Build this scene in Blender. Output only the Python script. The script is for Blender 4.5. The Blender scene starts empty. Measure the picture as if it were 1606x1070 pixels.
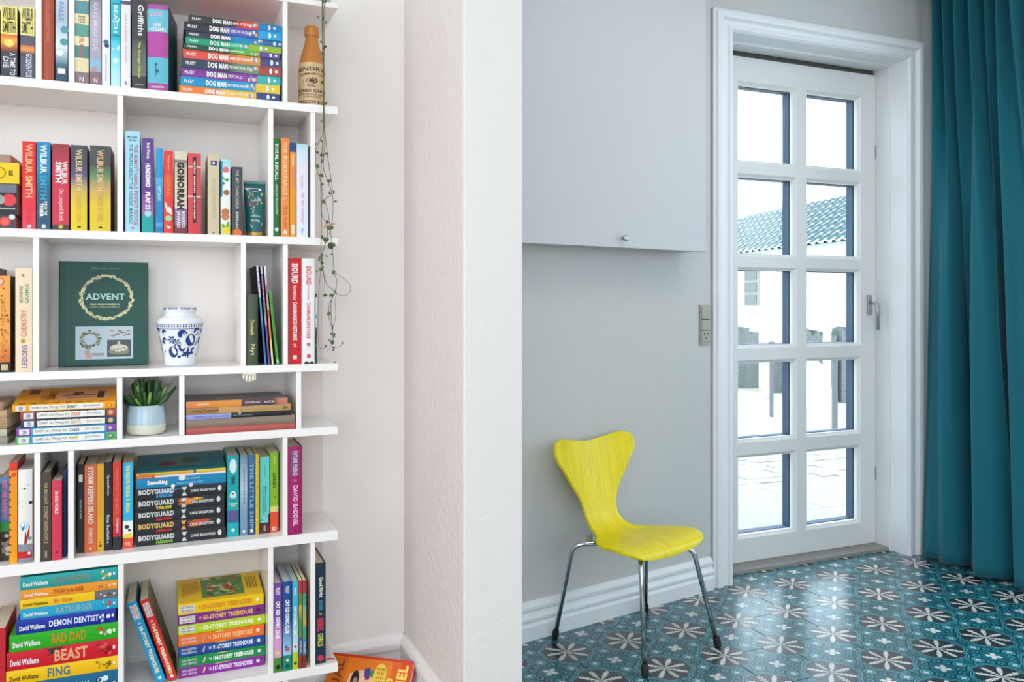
import bpy, bmesh, math, random
from math import sin, cos, tan, atan, atan2, pi, radians as R, sqrt
from mathutils import Vector, Matrix, Euler
random.seed(4)
S = bpy.context.scene
COL = S.collection
# ------------------------------------------------------------------ camera, world, light, exposure
FPX, EYE, YAW, HOR = 1298.0, 1.1, R(23.07), 475.0
cam_d = bpy.data.cameras.new('camera'); cam = bpy.data.objects.new('camera', cam_d); COL.objects.link(cam)
cam.location = (0, 0, EYE); cam.rotation_euler = (R(90), 0, -YAW)
cam_d.sensor_width = 36; cam_d.lens = FPX / 1606 * 36; cam_d.shift_y = -(535 - HOR) / 1606; cam_d.clip_start = .02
S.camera = cam
S.view_settings.view_transform = 'Standard'; S.view_settings.look = 'None'
S.view_settings.gamma = 1; S.view_settings.use_curve_mapping = False
S.view_settings.exposure = 0.02
W = bpy.data.worlds.new('sky'); S.world = W; W.use_nodes = True
bg = W.node_tree.nodes['Background']; bg.inputs[0].default_value = (.70, .87, 1.0, 1); bg.inputs[1].default_value = 3.2
def area(name, loc, rot, sx, sy, power, color=(1, 1, 1)):
    l = bpy.data.lights.new(name, 'AREA'); l.shape = 'RECTANGLE'; l.size = sx; l.size_y = sy; l.energy = power; l.color = color
    o = bpy.data.objects.new(name, l); COL.objects.link(o); o.location = loc; o.rotation_euler = rot; return o
area('unseen_rear_fill', (-.75, -2.45, 1.45), (R(90), 0, 0), 2.4, 1.9, 21, (1.0, .958, .938))  # unseen area light behind the camera, added as soft frontal fill
area('added_left_fill', (-2.12, .35, 1.45), (R(90), 0, R(-90)), 1.9, 1.5, 19, (1.0, .95, .93))  # added area light from the left, brightens the niche side face
area('unseen_rear_right_fill', (2.3, -2.45, 1.5), (R(90), 0, 0), 1.2, 1.6, 2.5, (1.0, .975, .95))  # weaker unseen fill added from behind for the right-hand side
area('unseen_ceiling_light', (-.3, .5, 2.42), (0, 0, 0), .5, .5, 8, (1.0, .93, .86))
area('unseen_ceiling_light', (1.95, 1.55, 2.42), (0, 0, 0), .6, .6, 7, (1.0, .98, .95))  # area light without fitting, placed to shade the wall under the cabinet
sun_d = bpy.data.lights.new('sun', 'SUN'); sun_d.energy = 1.3; sun_d.angle = R(3); sun = bpy.data.objects.new('sun', sun_d); COL.objects.link(sun)
sun.rotation_euler = (R(38), R(0), R(160)); sun.location = (2, 9, 8)

# ------------------------------------------------------------------ projection helpers (photo measure -> metres)
def th(px): return atan((px - 803) / FPX) + YAW
def Xp(px, Y): return Y * tan(th(px))
def Zopt(px, Y): return Y * cos(th(px) - YAW) / cos(th(px))
def zp(px, py, Y): return EYE + (HOR - py) * Zopt(px, Y) / FPX
def Yfrom(px, py, z): return (EYE - z) * FPX / (py - HOR) * cos(th(px)) / cos(th(px) - YAW)

# ------------------------------------------------------------------ colour + material helpers
def lin(h):
    h = h.lstrip('#'); c = [int(h[i:i + 2], 16) / 255 for i in (0, 2, 4)]
    return tuple((x / 12.92 if x <= .04045 else ((x + .055) / 1.055) ** 2.4) for x in c) + (1.0,)
def mat(name, color='#ffffff', rough=.5, metal=0, **k):
    m = bpy.data.materials.new(name); m.use_nodes = True; b = m.node_tree.nodes['Principled BSDF']
    b.inputs['Base Color'].default_value = lin(color) if isinstance(color, str) else color
    b.inputs['Roughness'].default_value = rough; b.inputs['Metallic'].default_value = metal
    for kk, v in k.items(): b.inputs[kk].default_value = v
    return m
def noisebump(m, scale=60, strength=.2, dist=.002, detail=4, stretch=(1, 1, 1), colvar=0, kind='noise'):
    nt = m.node_tree; N = nt.nodes; b = N['Principled BSDF']
    tc = N.new('ShaderNodeTexCoord'); mp = N.new('ShaderNodeMapping'); mp.inputs['Scale'].default_value = stretch
    n = N.new('ShaderNodeTexNoise'); n.inputs['Scale'].default_value = scale; n.inputs['Detail'].default_value = detail
    bp = N.new('ShaderNodeBump'); bp.inputs['Strength'].default_value = strength; bp.inputs['Distance'].default_value = dist
    L = nt.links.new
    L(tc.outputs['Object'], mp.inputs[0]); L(mp.outputs[0], n.inputs['Vector']); L(n.outputs[0], bp.inputs['Height']); L(bp.outputs[0], b.inputs['Normal'])
    if colvar:
        base = tuple(b.inputs['Base Color'].default_value)
        mx = N.new('ShaderNodeMix'); mx.data_type = 'RGBA'
        mx.inputs[6].default_value = tuple(c * (1 - colvar) for c in base[:3]) + (1,); mx.inputs[7].default_value = tuple(min(1, c * (1 + colvar)) for c in base[:3]) + (1,)
        L(n.outputs[0], mx.inputs[0]); L(mx.outputs[2], b.inputs['Base Color'])
    return m
def vcol_mat(name, rough=.4, spec=.5, coat=0):
    m = mat(name, '#ffffff', rough); nt = m.node_tree
    a = nt.nodes.new('ShaderNodeAttribute'); a.attribute_name = 'Col'
    nt.links.new(a.outputs['Color'], nt.nodes['Principled BSDF'].inputs['Base Color'])
    nt.nodes['Principled BSDF'].inputs['Specular IOR Level'].default_value = spec
    nt.nodes['Principled BSDF'].inputs['Coat Weight'].default_value = coat
    return m
M = dict(
    wall=noisebump(mat('painted_plaster_warm', '#e6e2df', .8), 60, .6, .0035, 6),
    wall_smooth=noisebump(mat('painted_smooth_wall', '#f0ebe7', .7), 40, .15, .002, 4),
    wall_side=noisebump(mat('plaster_pinkish_light_tone', '#e9dfda', .8), 45, .8, .0055, 6),
    wall_grey=noisebump(mat('painted_glass_fibre_wall', '#c6c6c4', .75), 110, .6, .0032, 6),
    ceiling=mat('ceiling_white', '#eeeeec', .8),
    gloss=mat('glossy_white_lacquer', '#f5f1ee', .16, 0),
    back=mat('glossy_white_back_board', '#ece0d8', .12, 0),
    trimw=noisebump(mat('warm_white_baseboard_paint', '#f3efec', .4), 14, .2, .002, 5),
    trim=noisebump(mat('white_painted_wood', '#e6e8ea', .4), 14, .25, .002, 5, (1, 1, .12)),
    doorpaint=noisebump(mat('white_door_paint', '#e3e4e3', .4), 20, .15, .001, 4, (1, 1, .2)),
    bluepaint=mat('blue_outer_glazing_paint', '#2a4c6c', .5),
    threshold=noisebump(mat('grey_threshold_wood', '#94918c', .6), 60, .3, .002),
    cabinet=noisebump(mat('white_cabinet_board', '#c4c4c6', .5), 60, .1, .001),
    plain_floor=mat('plain_timber_floor', '#8a7460', .5),
    metal=mat('chrome', '#c9cacb', .12, 1), steel=mat('brushed_steel', '#a9abad', .35, 1),
    rubber=mat('black_rubber', '#161618', .6), greyplastic=mat('grey_switch_plastic', '#a5a298', .45), darkhole=mat('dark_socket_hole', '#1c1c1c', .8),
    cover=vcol_mat('printed_cover', .42, .3, .0), ink=vcol_mat('printed_ink', .45, .3),
    pages=noisebump(mat('paper_page_edges', '#e3d6bd', .85), 500, .35, .001, 2, (1, 1, .02)),
    pagesw=mat('white_page_edges', '#e9e4da', .85),
    stem=mat('brown_green_stem', '#6f6a4c', .7), leaf=mat('string_plant_leaf', '#56663c', .5), leafd=mat('dark_string_plant_leaf', '#3e4d2e', .5),
    bloom=mat('dried_pink_bloom', '#c99c80', .7), succ=mat('succulent_green', '#2f5a2c', .4), succ2=mat('succulent_light_green', '#7fa84e', .4),
    soil=mat('soil', '#3a2c22', .9),
)
M['glass'] = mat('window_glass', '#ffffff', .0); M['glass'].node_tree.nodes['Principled BSDF'].inputs['Alpha'].default_value = 1
def glass_nodes(m):
    nt = m.node_tree; N = nt.nodes; out = [n for n in N if n.type == 'OUTPUT_MATERIAL'][0]
    t = N.new('ShaderNodeBsdfTransparent'); g = N.new('ShaderNodeBsdfGlossy'); g.inputs['Roughness'].default_value = .02
    fr = N.new('ShaderNodeFresnel'); fr.inputs[0].default_value = 1.45; mx = N.new('ShaderNodeMixShader')
    t.inputs[0].default_value = (.985, .985, .985, 1)
    ge = N.new('ShaderNodeNewGeometry'); mt_ = N.new('ShaderNodeMath'); mt_.operation = 'SUBTRACT'; mt_.inputs[0].default_value = 1; nt.links.new(ge.outputs['Backfacing'], mt_.inputs[1])
    mu = N.new('ShaderNodeMath'); mu.operation = 'MULTIPLY'; nt.links.new(fr.outputs[0], mu.inputs[0]); nt.links.new(mt_.outputs[0], mu.inputs[1]); nt.links.new(mu.outputs[0], mx.inputs[0]); nt.links.new(t.outputs[0], mx.inputs[1]); nt.links.new(g.outputs[0], mx.inputs[2]); nt.links.new(mx.outputs[0], out.inputs[0])
glass_nodes(M['glass'])

# ------------------------------------------------------------------ mesh builder
class MB:
    def __init__(s): s.v = []; s.f = []; s.c = []
    def poly(s, pts, col=(1, 1, 1, 1)):
        b = len(s.v); s.v += [tuple(p) for p in pts]; s.f.append(tuple(range(b, b + len(pts)))); s.c.append(col)
    def box(s, x0, x1, y0, y1, z0, z1, col=(1, 1, 1, 1), mtx=None):
        P = [Vector((x, y, z)) for z in (z0, z1) for y in (y0, y1) for x in (x0, x1)]
        if mtx: P = [mtx @ p for p in P]
        b = len(s.v); s.v += [tuple(p) for p in P]
        for q in ((0, 2, 3, 1), (4, 5, 7, 6), (0, 1, 5, 4), (2, 6, 7, 3), (0, 4, 6, 2), (1, 3, 7, 5)): s.f.append(tuple(b + i for i in q)); s.c.append(col)
    def mesh(s, vs, fs, col=(1, 1, 1, 1)):
        b = len(s.v); s.v += [tuple(p) for p in vs]; s.f += [tuple(b + i for i in f) for f in fs]; s.c += [col] * len(fs)
    def tube(s, pts, r, n=8, col=(1, 1, 1, 1), caps=True):
        pts = [Vector(p) for p in pts]; rs = r if isinstance(r, (list, tuple)) else [r] * len(pts); b = len(s.v)
        up = None
        for i, p in enumerate(pts):
            d = (pts[min(i + 1, len(pts) - 1)] - pts[max(i - 1, 0)]).normalized()
            if up is None: up = d.orthogonal().normalized()
            up = (up - d * up.dot(d)); up = up.normalized() if up.length > 1e-6 else d.orthogonal().normalized()
            w = d.cross(up)
            for k in range(n):
                a = 2 * pi * k / n; s.v.append(tuple(p + (up * cos(a) + w * sin(a)) * rs[i]))
        for i in range(len(pts) - 1):
            for k in range(n):
                s.f.append((b + i * n + k, b + i * n + (k + 1) % n, b + (i + 1) * n + (k + 1) % n, b + (i + 1) * n + k)); s.c.append(col)
        if caps:
            s.f.append(tuple(b + k for k in range(n))[::-1]); s.f.append(tuple(b + (len(pts) - 1) * n + k for k in range(n))); s.c += [col, col]
    def lathe(s, prof, n=40, col=(1, 1, 1, 1), colf=None):
        b = len(s.v)
        for r, z in prof:
            for k in range(n): a = 2 * pi * k / n; s.v.append((r * cos(a), r * sin(a), z))
        for i in range(len(prof) - 1):
            c = colf(i) if colf else col
            for k in range(n): s.f.append((b + i * n + k, b + i * n + (k + 1) % n, b + (i + 1) * n + (k + 1) % n, b + (i + 1) * n + k)); s.c.append(c)
    def build(s, name, material, parent=None, smooth=False, colors=False, bevel=0, mods=None, weld=False):
        me = bpy.data.meshes.new(name); me.from_pydata(s.v, [], s.f)
        if colors:
            ca = me.color_attributes.new('Col', 'FLOAT_COLOR', 'CORNER'); flat = []
            for f, c in zip(s.f, s.c): flat += list(c) * len(f)
            ca.data.foreach_set('color', flat)
        if smooth: me.shade_smooth()
        me.materials.append(material)
        if weld:
            bm = bmesh.new(); bm.from_mesh(me); bmesh.ops.remove_doubles(bm, verts=bm.verts, dist=1e-5); bmesh.ops.recalc_face_normals(bm, faces=bm.faces); bm.to_mesh(me); bm.free()
        o = bpy.data.objects.new(name, me); COL.objects.link(o)
        if parent: o.parent = parent
        if bevel:
            b = o.modifiers.new('bevel', 'BEVEL'); b.width = bevel; b.segments = 2; b.limit_method = 'ANGLE'
        return o
def boxo(name, dims, material, parent=None, bevel=0, **k):
    m = MB(); m.box(*dims); return m.build(name, material, parent, bevel=bevel, **k)
def empty(name, loc=(0, 0, 0), rot=(0, 0, 0)):
    o = bpy.data.objects.new(name, None); COL.objects.link(o); o.location = loc; o.rotation_euler = rot; o.empty_display_size = .05; return o
def tag(o, label, cat, group=None):
    o['label'] = label; o['category'] = cat
    if group: o['group'] = group
    return o
def struct(o): o['kind'] = 'structure'; return o

# ------------------------------------------------------------------ node expression helper for the tile pattern
class E:
    nt = None
    def __init__(s, sock): s.s = sock
    @staticmethod
    def op(o, *a):
        n = E.nt.nodes.new('ShaderNodeMath'); n.operation = o
        for i, x in enumerate(a):
            if isinstance(x, E): E.nt.links.new(x.s, n.inputs[i])
            else: n.inputs[i].default_value = x
        return E(n.outputs[0])
    def __add__(s, o): return E.op('ADD', s, o)
    def __sub__(s, o): return E.op('SUBTRACT', s, o)
    def __rsub__(s, o): return E.op('SUBTRACT', o, s)
    def __mul__(s, o): return E.op('MULTIPLY', s, o)
    __radd__ = __add__; __rmul__ = __mul__
    def lt(s, o): return E.op('LESS_THAN', s, o)
    def gt(s, o): return E.op('GREATER_THAN', s, o)
def eabs(a): return E.op('ABSOLUTE', a)
def emin(a, b): return E.op('MINIMUM', a, b)
def emax(a, b): return E.op('MAXIMUM', a, b)
def hyp(a, b): return E.op('SQRT', a * a + b * b)
TILE = .2195
def tile_material():
    m = mat('patterned_cement_tile', '#2f7d86', .3); nt = m.node_tree; E.nt = nt; N = nt.nodes; L = nt.links.new
    tc = N.new('ShaderNodeTexCoord'); sp = N.new('ShaderNodeSeparateXYZ'); L(tc.outputs['Object'], sp.inputs[0])
    u = E(sp.outputs[0]) * (1 / TILE); v = E(sp.outputs[1]) * (1 / TILE)
    # fold to the tile (works for one tile or for a plane made of many)
    fu = E.op('FRACT', u + 100.5) - .5; fv = E.op('FRACT', v + 100.5) - .5
    a = eabs(fu); b = eabs(fv); p = .5 - a; q = .5 - b
    r = hyp(p, q); ph = E.op('ARCTAN2', q, p)                      # 0..pi/2 around the star
    k = E.op('FRACT', ph * (4 / pi) + .5) - .5                      # -.5...5 within one eighth
    dl = k * (pi / 4); along = r * E.op('COSINE', dl); perp = eabs(r * E.op('SINE', dl))
    wv = E.op('SINE', along * 110.0) * .008 * E.op('GREATER_THAN', along, .09)
    wid = emin(emin(along * .16 + .003, .032), (0.33 - along) * .62) + wv
    star = perp.lt(wid) * along.lt(.325)
    # small flower in the middle (four diagonal petals)
    rc = hyp(a, b); dd = eabs(a - b) * .7071; al = (a + b) * .7071
    flower = dd.lt(emin(al * .42 + .010, (.120 - al) * .9)) * rc.lt(.112)
    flower = emax(flower, rc.lt(.022))
    # four tiny flowers at .32 from the middle along the axes
    def tiny(a, b):
        x = eabs(a - .32); y = eabs(b); return (x * 1.0 + y).lt(.045) if False else E.op('MULTIPLY', x, y).lt(.00028) * hyp(x, y).lt(.050)
    t1 = tiny(a, b); t2 = tiny(b, a)
    white = emax(emax(star, flower), emax(t1, t2))
    # dark ground around the star: scalloped outline, double pale band, then scrolls curling round the tiny flowers
    rr = .350 + E.op('COSINE', ph * 4.0) * .012 - E.op('COSINE', ph * 8.0) * .016
    dist = r - rr
    def ring(d, r0, w): return eabs(d - r0).lt(w)
    ground = dist.lt(0.0)
    d1 = hyp(a - .315, b); d2 = hyp(b - .315, a)
    d3 = hyp(a - .205, b - .115); d4 = hyp(a - .115, b - .205)
    d5 = hyp(a - .43, b - .085); d6 = hyp(b - .43, a - .085)
    dd5 = emin(d5, d6); dd3 = emin(d3, d4); dd1 = emin(d1, d2)
    band = emax(dist.gt(0.0) * dist.lt(.022), dist.gt(.036) * dist.lt(.060))
    band = emax(band, emax(ring(dd1, .074, .011), emax(ring(dd3, .040, .010), ring(dd5, .034, .009))) * dist.gt(.072))
    line1 = emax(dist.gt(.022) * dist.lt(.036), dist.gt(.060) * dist.lt(.074))
    lines = emax(ring(dd1, .094, .011), emax(ring(dd3, .058, .010), ring(dd5, .050, .007))) * dist.gt(.074)
    lines = emax(lines, emax(dd3.lt(.016), dd5.lt(.013)) * dist.gt(.074))
    lines = emax(lines * dd1.gt(.085), line1)
    lightpool = dd1.lt(.085)
    def mix(f, c0, c1):
        n = N.new('ShaderNodeMix'); n.data_type = 'RGBA'; L(f.s, n.inputs[0])
        for i, c in ((6, c0), (7, c1)):
            if isinstance(c, tuple): n.inputs[i].default_value = c
            else: L(c, n.inputs[i])
        return n.outputs[2]
    col = mix(lightpool, lin('#14606f'), lin('#1a768c'))
    col = mix(band, col, lin('#3f8e98'))
    col = mix(lines, col, lin('#082a36'))
    col = mix(ground, col, lin('#2c2d35'))
    col = mix(white, col, lin('#cfd0ca'))
    nz = N.new('ShaderNodeTexNoise'); nz.inputs['Scale'].default_value = 35; nz.inputs['Detail'].default_value = 6; L(tc.outputs['Object'], nz.inputs['Vector'])
    mm = N.new('ShaderNodeMix'); mm.data_type = 'RGBA'; mm.blend_type = 'MULTIPLY'; mm.inputs[0].default_value = .35; L(col, mm.inputs[6]); L(nz.outputs[1], mm.inputs[7])
    hs = N.new('ShaderNodeMix'); hs.data_type = 'RGBA'; hs.inputs[0].default_value = .25; L(col, hs.inputs[6]); L(mm.outputs[2], hs.inputs[7])
    bs = N['Principled BSDF']; L(hs.outputs[2], bs.inputs['Base Color'])
    bs.inputs['Roughness'].default_value = .26; bs.inputs['Specular IOR Level'].default_value = .6; bs.inputs['Coat Weight'].default_value = .3; bs.inputs['Coat Roughness'].default_value = .2; bs.inputs['Coat IOR'].default_value = 1.6
    rn = E(nz.outputs[0]) * .16 + .17; L(rn.s, bs.inputs['Roughness'])
    bp = N.new('ShaderNodeBump'); bp.inputs['Strength'].default_value = .12; bp.inputs['Distance'].default_value = .002; L(nz.outputs[0], bp.inputs['Height']); L(bp.outputs[0], bs.inputs['Normal'])
    return m
M['tile'] = tile_material()

# ------------------------------------------------------------------ SETTING
CEIL = 2.5
YW = 2.24; XN = .6275; YC = 1.751; XC = .773      # niche back wall, niche side, column front, column right face
fl = struct(boxo('floor', (-2.3, 3.35, -2.7, 2.98, -.06, -.004), M['plain_floor']))
# individually laid patterned tiles where the lens sees them
X0 = 2.0587; Y0 = 2.1115                            # a tile corner (a star) of the measured lattice
tm = None; n_t = 0
for i in range(-6, 6):
    for j in range(-6, 4):
        x0 = X0 + i * TILE; y0 = Y0 + (j) * TILE
        if x0 + TILE > 3.24 or x0 < .75 or y0 + TILE > 2.99 or y0 < .75: continue
        cxp, cyp = x0 + TILE / 2, y0 + TILE / 2
        if cyp > 2.85 : continue
        if tm is None:
            mb = MB(); g = .0012; h = TILE / 2 - g
            mb.box(-h, h, -h, h, -.01, 0)
            o = mb.build('tile', M['tile'], fl, bevel=.0008); tm = o.data
        else:
            o = bpy.data.objects.new('tile', tm); COL.objects.link(o); o.parent = fl
            b = o.modifiers.new('bevel', 'BEVEL'); b.width = .0008; b.segments = 1
        o.location = (cxp, cyp, random.uniform(-.0003, .0002)); n_t += 1
ce = struct(boxo('ceiling', (-2.3, 3.35, -2.7, 2.9, CEIL, CEIL + .08), M['ceiling']))
struct(boxo('wall_back', (-2.3, XN + .05, YW, YW + .12, 0, CEIL), M['wall_smooth']))
mb = MB(); mb.box(-2.32, -2.2, -2.7, -.65, 0, CEIL); mb.box(-2.32, -2.2, 1.35, YW, 0, CEIL); mb.box(-2.32, -2.2, -.65, 1.35, 0, .65); mb.box(-2.32, -2.2, -.65, 1.35, 2.25, CEIL)
struct(mb.build('wall_left', M['wall']))
# column wall end: niche face carries the light's pinkish tone in its colour
mb = MB(); mb.box(XN, XC, YC, 2.62, 0, CEIL)
cw = mb.build('wall_partition', M['wall'], bevel=.004); struct(cw)
cw.data.materials.append(M['wall_side'])
for p in cw.data.polygons:
    if p.normal.x < -.5: p.material_index = 1
# rear wall with two window openings (behind the camera)
mb = MB()
mb.box(-2.3, -1.9, -2.62, -2.5, 0, CEIL); mb.box(.8, 1.65, -2.62, -2.5, 0, CEIL); mb.box(2.95, 3.35, -2.62, -2.5, 0, CEIL)
mb.box(-1.9, .8, -2.62, -2.5, 0, .45); mb.box(-1.9, .8, -2.62, -2.5, 2.42, CEIL); mb.box(1.65, 2.95, -2.62, -2.5, 0, .65); mb.box(1.65, 2.95, -2.62, -2.5, 2.35, CEIL)
struct(mb.build('wall_rear', M['wall']))
# right wall with a window behind/next to the curtain
XR = 3.26
mb = MB(); mb.box(XR, XR + .12, -2.7, .6, 0, CEIL); mb.box(XR, XR + .12, 2.35, 2.9, 0, CEIL); mb.box(XR, XR + .12, .6, 2.35, 0, .5); mb.box(XR, XR + .12, .6, 2.35, 2.3, CEIL)
struct(mb.build('wall_right', M['wall_grey']))
wn = empty('window_1', (XR, 0, 0)); struct(wn)
mb = MB(); 
for (ya, yb, za, zb) in ((.6, .67, .5, 2.3), (2.28, 2.35, .5, 2.3), (.67, 2.28, .5, .57), (.67, 2.28, 2.23, 2.3), (1.44, 1.51, .57, 2.23)): mb.box(.03, .09, ya, yb, za, zb)
mb.build('window_frame', M['doorpaint'], wn, bevel=.003)
mb = MB(); mb.box(.055, .06, .67, 1.44, .57, 2.23); mb.box(.055, .06, 1.51, 2.28, .57, 2.23); mb.build('window_pane', M['glass'], wn)
# angled wall behind the chair
WA = R(11.0); WP = Vector((1.089, 2.472, 0)); WD = Vector((cos(WA), sin(WA), 0)); WNn = Vector((sin(WA), -cos(WA), 0))
wb = empty('wall_middle', WP, (0, 0, WA)); struct(wb)
boxo('wall_surface', (-.42, .885, 0, .1, 0, CEIL), M['wall_grey'], wb)
# door wall
YD = 2.655; OX0, OX1, OZ = 2.058, 2.99, 2.16
mb = MB(); mb.box(1.95, OX0, YD, YD + .3, 0, CEIL); mb.box(OX1, XR + .1, YD, YD + .3, 0, CEIL); mb.box(OX0, OX1, YD, YD + .3, OZ, CEIL)
struct(mb.build('wall_door_side', M['wall_grey']))
# crown moulding under the ceiling on the door wall
mb = MB(); mb.box(1.95, XR, YD - .03, YD, CEIL - .035, CEIL); mb.box(1.95, XR, YD - .015, YD, CEIL - .055, CEIL - .035)
struct(mb.build('trim_1', M['trim'], bevel=.004))
# moulded baseboards: stacked profile extruded along a line
def mould(name, path, prof, material, parent=None):
    """prof: (out, up) outline; path: start, end (Vector), normal out"""
    a, b, n = path; mb = MB(); up = Vector((0, 0, 1))
    A = [a + n * o + up * z for o, z in prof]; B = [b + n * o + up * z for o, z in prof]
    for i in range(len(prof) - 1): mb.poly([A[i], B[i], B[i + 1], A[i + 1]])
    mb.poly(A[::-1]); mb.poly(B)
    return mb.build(name, material, parent, weld=True)
def base_prof(h, t): return [(0, 0), (t, 0), (t, h * .40), (t * .92, h * .43), (t * .80, h * .47), (t * .80, h * .50), (t * .95, h * .54), (t * .95, h * .60), (t * .75, h * .66), (t * .60, h * .72), (t * .60, h * .76), (t * .72, h * .80), (t * .72, h * .88), (t * .45, h * .95), (t * .2, h), (0, h)]
bp_ = mould('baseboard_middle', (WP + WD * -.4, WP + WD * .88, WNn), [(o, z - 0.004) for o, z in base_prof(.125, .026)], M['trim']); struct(bp_)
BH = .180
struct(mould('baseboard_back', (Vector((-2.2, YW, 0)), Vector((XN, YW, 0)), Vector((0, -1, 0))), base_prof(BH, .022), M['trimw']))
struct(mould('baseboard_niche', (Vector((XN, YW, 0)), Vector((XN, YC, 0)), Vector((-1, 0, 0))), base_prof(BH, .022), M['trimw']))
# a chip in the column corner plaster
# ---- door casing (moulded architrave), mitred
CP = [(0, 0), (0, .022), (.008, .030), (.020, .030), (.026, .022), (.034, .020), (.046, .020), (.052, .026), (.058, .034), (.072, .036), (.084, .034), (.088, .026), (.092, .024), (.100, .022), (.100, 0)]  # (across from inner edge, out)
def casing():
    mb = MB(); Y = YD
    def ring(d, o): return [Vector((OX0 - d * .92, Y - o, 0)), Vector((OX0 - d * .92, Y - o, OZ + d * .82)), Vector((OX1 + d * 1.03, Y - o, OZ + d * .82)), Vector((OX1 + d * 1.03, Y - o, 0))]
    rs = [ring(d, o) for d, o in CP]
    for i in range(len(rs) - 1):
        for k in range(3): mb.poly([rs[i][k], rs[i][k + 1], rs[i + 1][k + 1], rs[i + 1][k]])
    return mb
struct(casing().build('trim_2', M['trim'], weld=True)).name = 'trim_2'
# reveal lining, inner door frame (karm), threshold
mb = MB(); L1 = 2.725; LF = 2.803
mb.box(OX0 - .01, OX0 + .002, YD - .02, L1, 0, OZ); mb.box(OX1 - .002, OX1 + .01, YD - .02, L1, 0, OZ); mb.box(OX0, OX1, YD - .02, L1, OZ - .002, OZ + .01)
struct(mb.build('trim_3', M['trim']))
mb = MB(); mb.box(OX0 - .01, OX0 + .006, L1, 2.9, 0, OZ - .006); mb.box(OX1 - .006, OX1 + .01, L1, 2.9, 0, OZ - .006); mb.box(OX0, OX1, L1, LF, OZ - .012, OZ + .01); mb.box(OX0, OX1, LF + .035, 2.9, OZ - .03, OZ)
struct(mb.build('trim_4', M['doorpaint'], bevel=.001))
struct(boxo('trim_5', (OX0 + .006, OX1 - .006, L1, 2.955, -.01, .014), M['threshold'], bevel=.003))
# ---- door leaf with 2 x 5 panes
door = empty('door_1', (0, LF, 0)); struct(door)
LX0, LX1, LZ0, LZ1 = OX0 + .008, OX1 - .008, .016, 2.128
PX = [(2.214, 2.530), (2.580, 2.897)]; PZ = [(1.686, 2.026), (1.294, 1.641), (.909, 1.250), (.514, .859), (.113, .463)]
def leaf_layer(y0, y1, inset, material, name):
    mb = MB(); px = [(a + inset, b - inset) for a, b in PX]; pz = [(a + inset, b - inset) for a, b in PZ]
    mb.box(LX0, px[0][0], y0, y1, LZ0, LZ1); mb.box(px[1][1], LX1, y0, y1, LZ0, LZ1)
    mb.box(px[0][0], px[1][1], y0, y1, LZ0, pz[-1][0]); mb.box(px[0][0], px[1][1], y0, y1, pz[0][1], LZ1)
    for i in range(4): mb.box(px[0][0], px[1][1], y0, y1, pz[i + 1][1], pz[i][0])
    for i in range(5): mb.box(px[0][1], px[1][0], y0, y1, pz[i][0], pz[i][1])
    return mb.build(name, material, door)
leaf_layer(.012, .030, .013, M['doorpaint'], 'door_leaf_core')
# chamfered inner face
mb = MB()
xs = sorted([LX0, LX1] + [v for p in PX for v in p]); 
def rect(x0, x1, z0, z1, y=0.0): mb.poly([(x0, y, z0), (x1, y, z0), (x1, y, z1), (x0, y, z1)])
rect(LX0, PX[0][0], LZ0, LZ1); rect(PX[1][1], LX1, LZ0, LZ1); rect(PX[0][0], PX[1][1], LZ0, PZ[-1][0]); rect(PX[0][0], PX[1][1], PZ[0][1], LZ1)
for i in range(4): rect(PX[0][0], PX[1][1], PZ[i + 1][1], PZ[i][0])
for i in range(5): rect(PX[0][1], PX[1][0], PZ[i][0], PZ[i][1])
for (xa, xb) in PX:
    for (za, zb) in PZ:
        c = .013; ya, yb = 0.0, .014
        O = [(xa, ya, za), (xb, ya, za), (xb, ya, zb), (xa, ya, zb)]; I = [(xa + c, yb, za + c), (xb - c, yb, za + c), (xb - c, yb, zb - c), (xa + c, yb, zb - c)]
        for k in range(4): mb.poly([O[k], O[(k + 1) % 4], I[(k + 1) % 4], I[k]])
mb.poly([(LX0, 0, LZ0), (LX0, .03, LZ0), (LX1, .03, LZ0), (LX1, 0, LZ0)]); mb.poly([(LX0, 0, LZ1), (LX1, 0, LZ1), (LX1, .03, LZ1), (LX0, .03, LZ1)]); mb.poly([(LX1, 0, LZ0), (LX1, .03, LZ0), (LX1, .03, LZ1), (LX1, 0, LZ1)])
mb.build('door_leaf', M['doorpaint'], door)
leaf_layer(.036, .074, .015, M['bluepaint'], 'outer_glazing_frame')['label'] = 'blue painted outside of the glazing bars'
leaf_layer(.046, .052, .010, M['steel'], 'glazing_seal')
gm = None
for (xa, xb) in PX:
    for (za, zb) in PZ:
        mb = MB(); mb.box(xa + .008, xb - .008, .031, .035, za + .008, zb - .008); mb.build('glass_pane', M['glass'], door)
sl = boxo('door_top_shade', (LX0, LX1, .012, .034, LZ1 - .004, 2.158), mat('painted_gap_shade', '#55544f', .8), door)  # dark strip paints the shadow in the gap above the leaf
# lever handle
hd = empty('door_handle', (2.942, 0, 1.0)); hd.parent = door
boxo('handle_plate', (-.013, .013, -.008, 0, .045, .135), M['steel'], hd, bevel=.003)
mb = MB(); mb.tube([(0, 0, .10), (0, -.03, .10), (.002, -.045, .095), (.004, -.048, .07), (.006, -.048, -.02)], [.007, .007, .007, .0075, .006], 10)
mb.build('handle_lever', M['steel'], hd, smooth=True)
mb = MB(); mb.box(LX1 - .002, LX1 + .003, -.004, .0, .3, .36); mb.box(LX1 - .002, LX1 + .003, -.004, 0, 1.75, 1.81); mb.build('door_keep', M['steel'], door)

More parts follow.
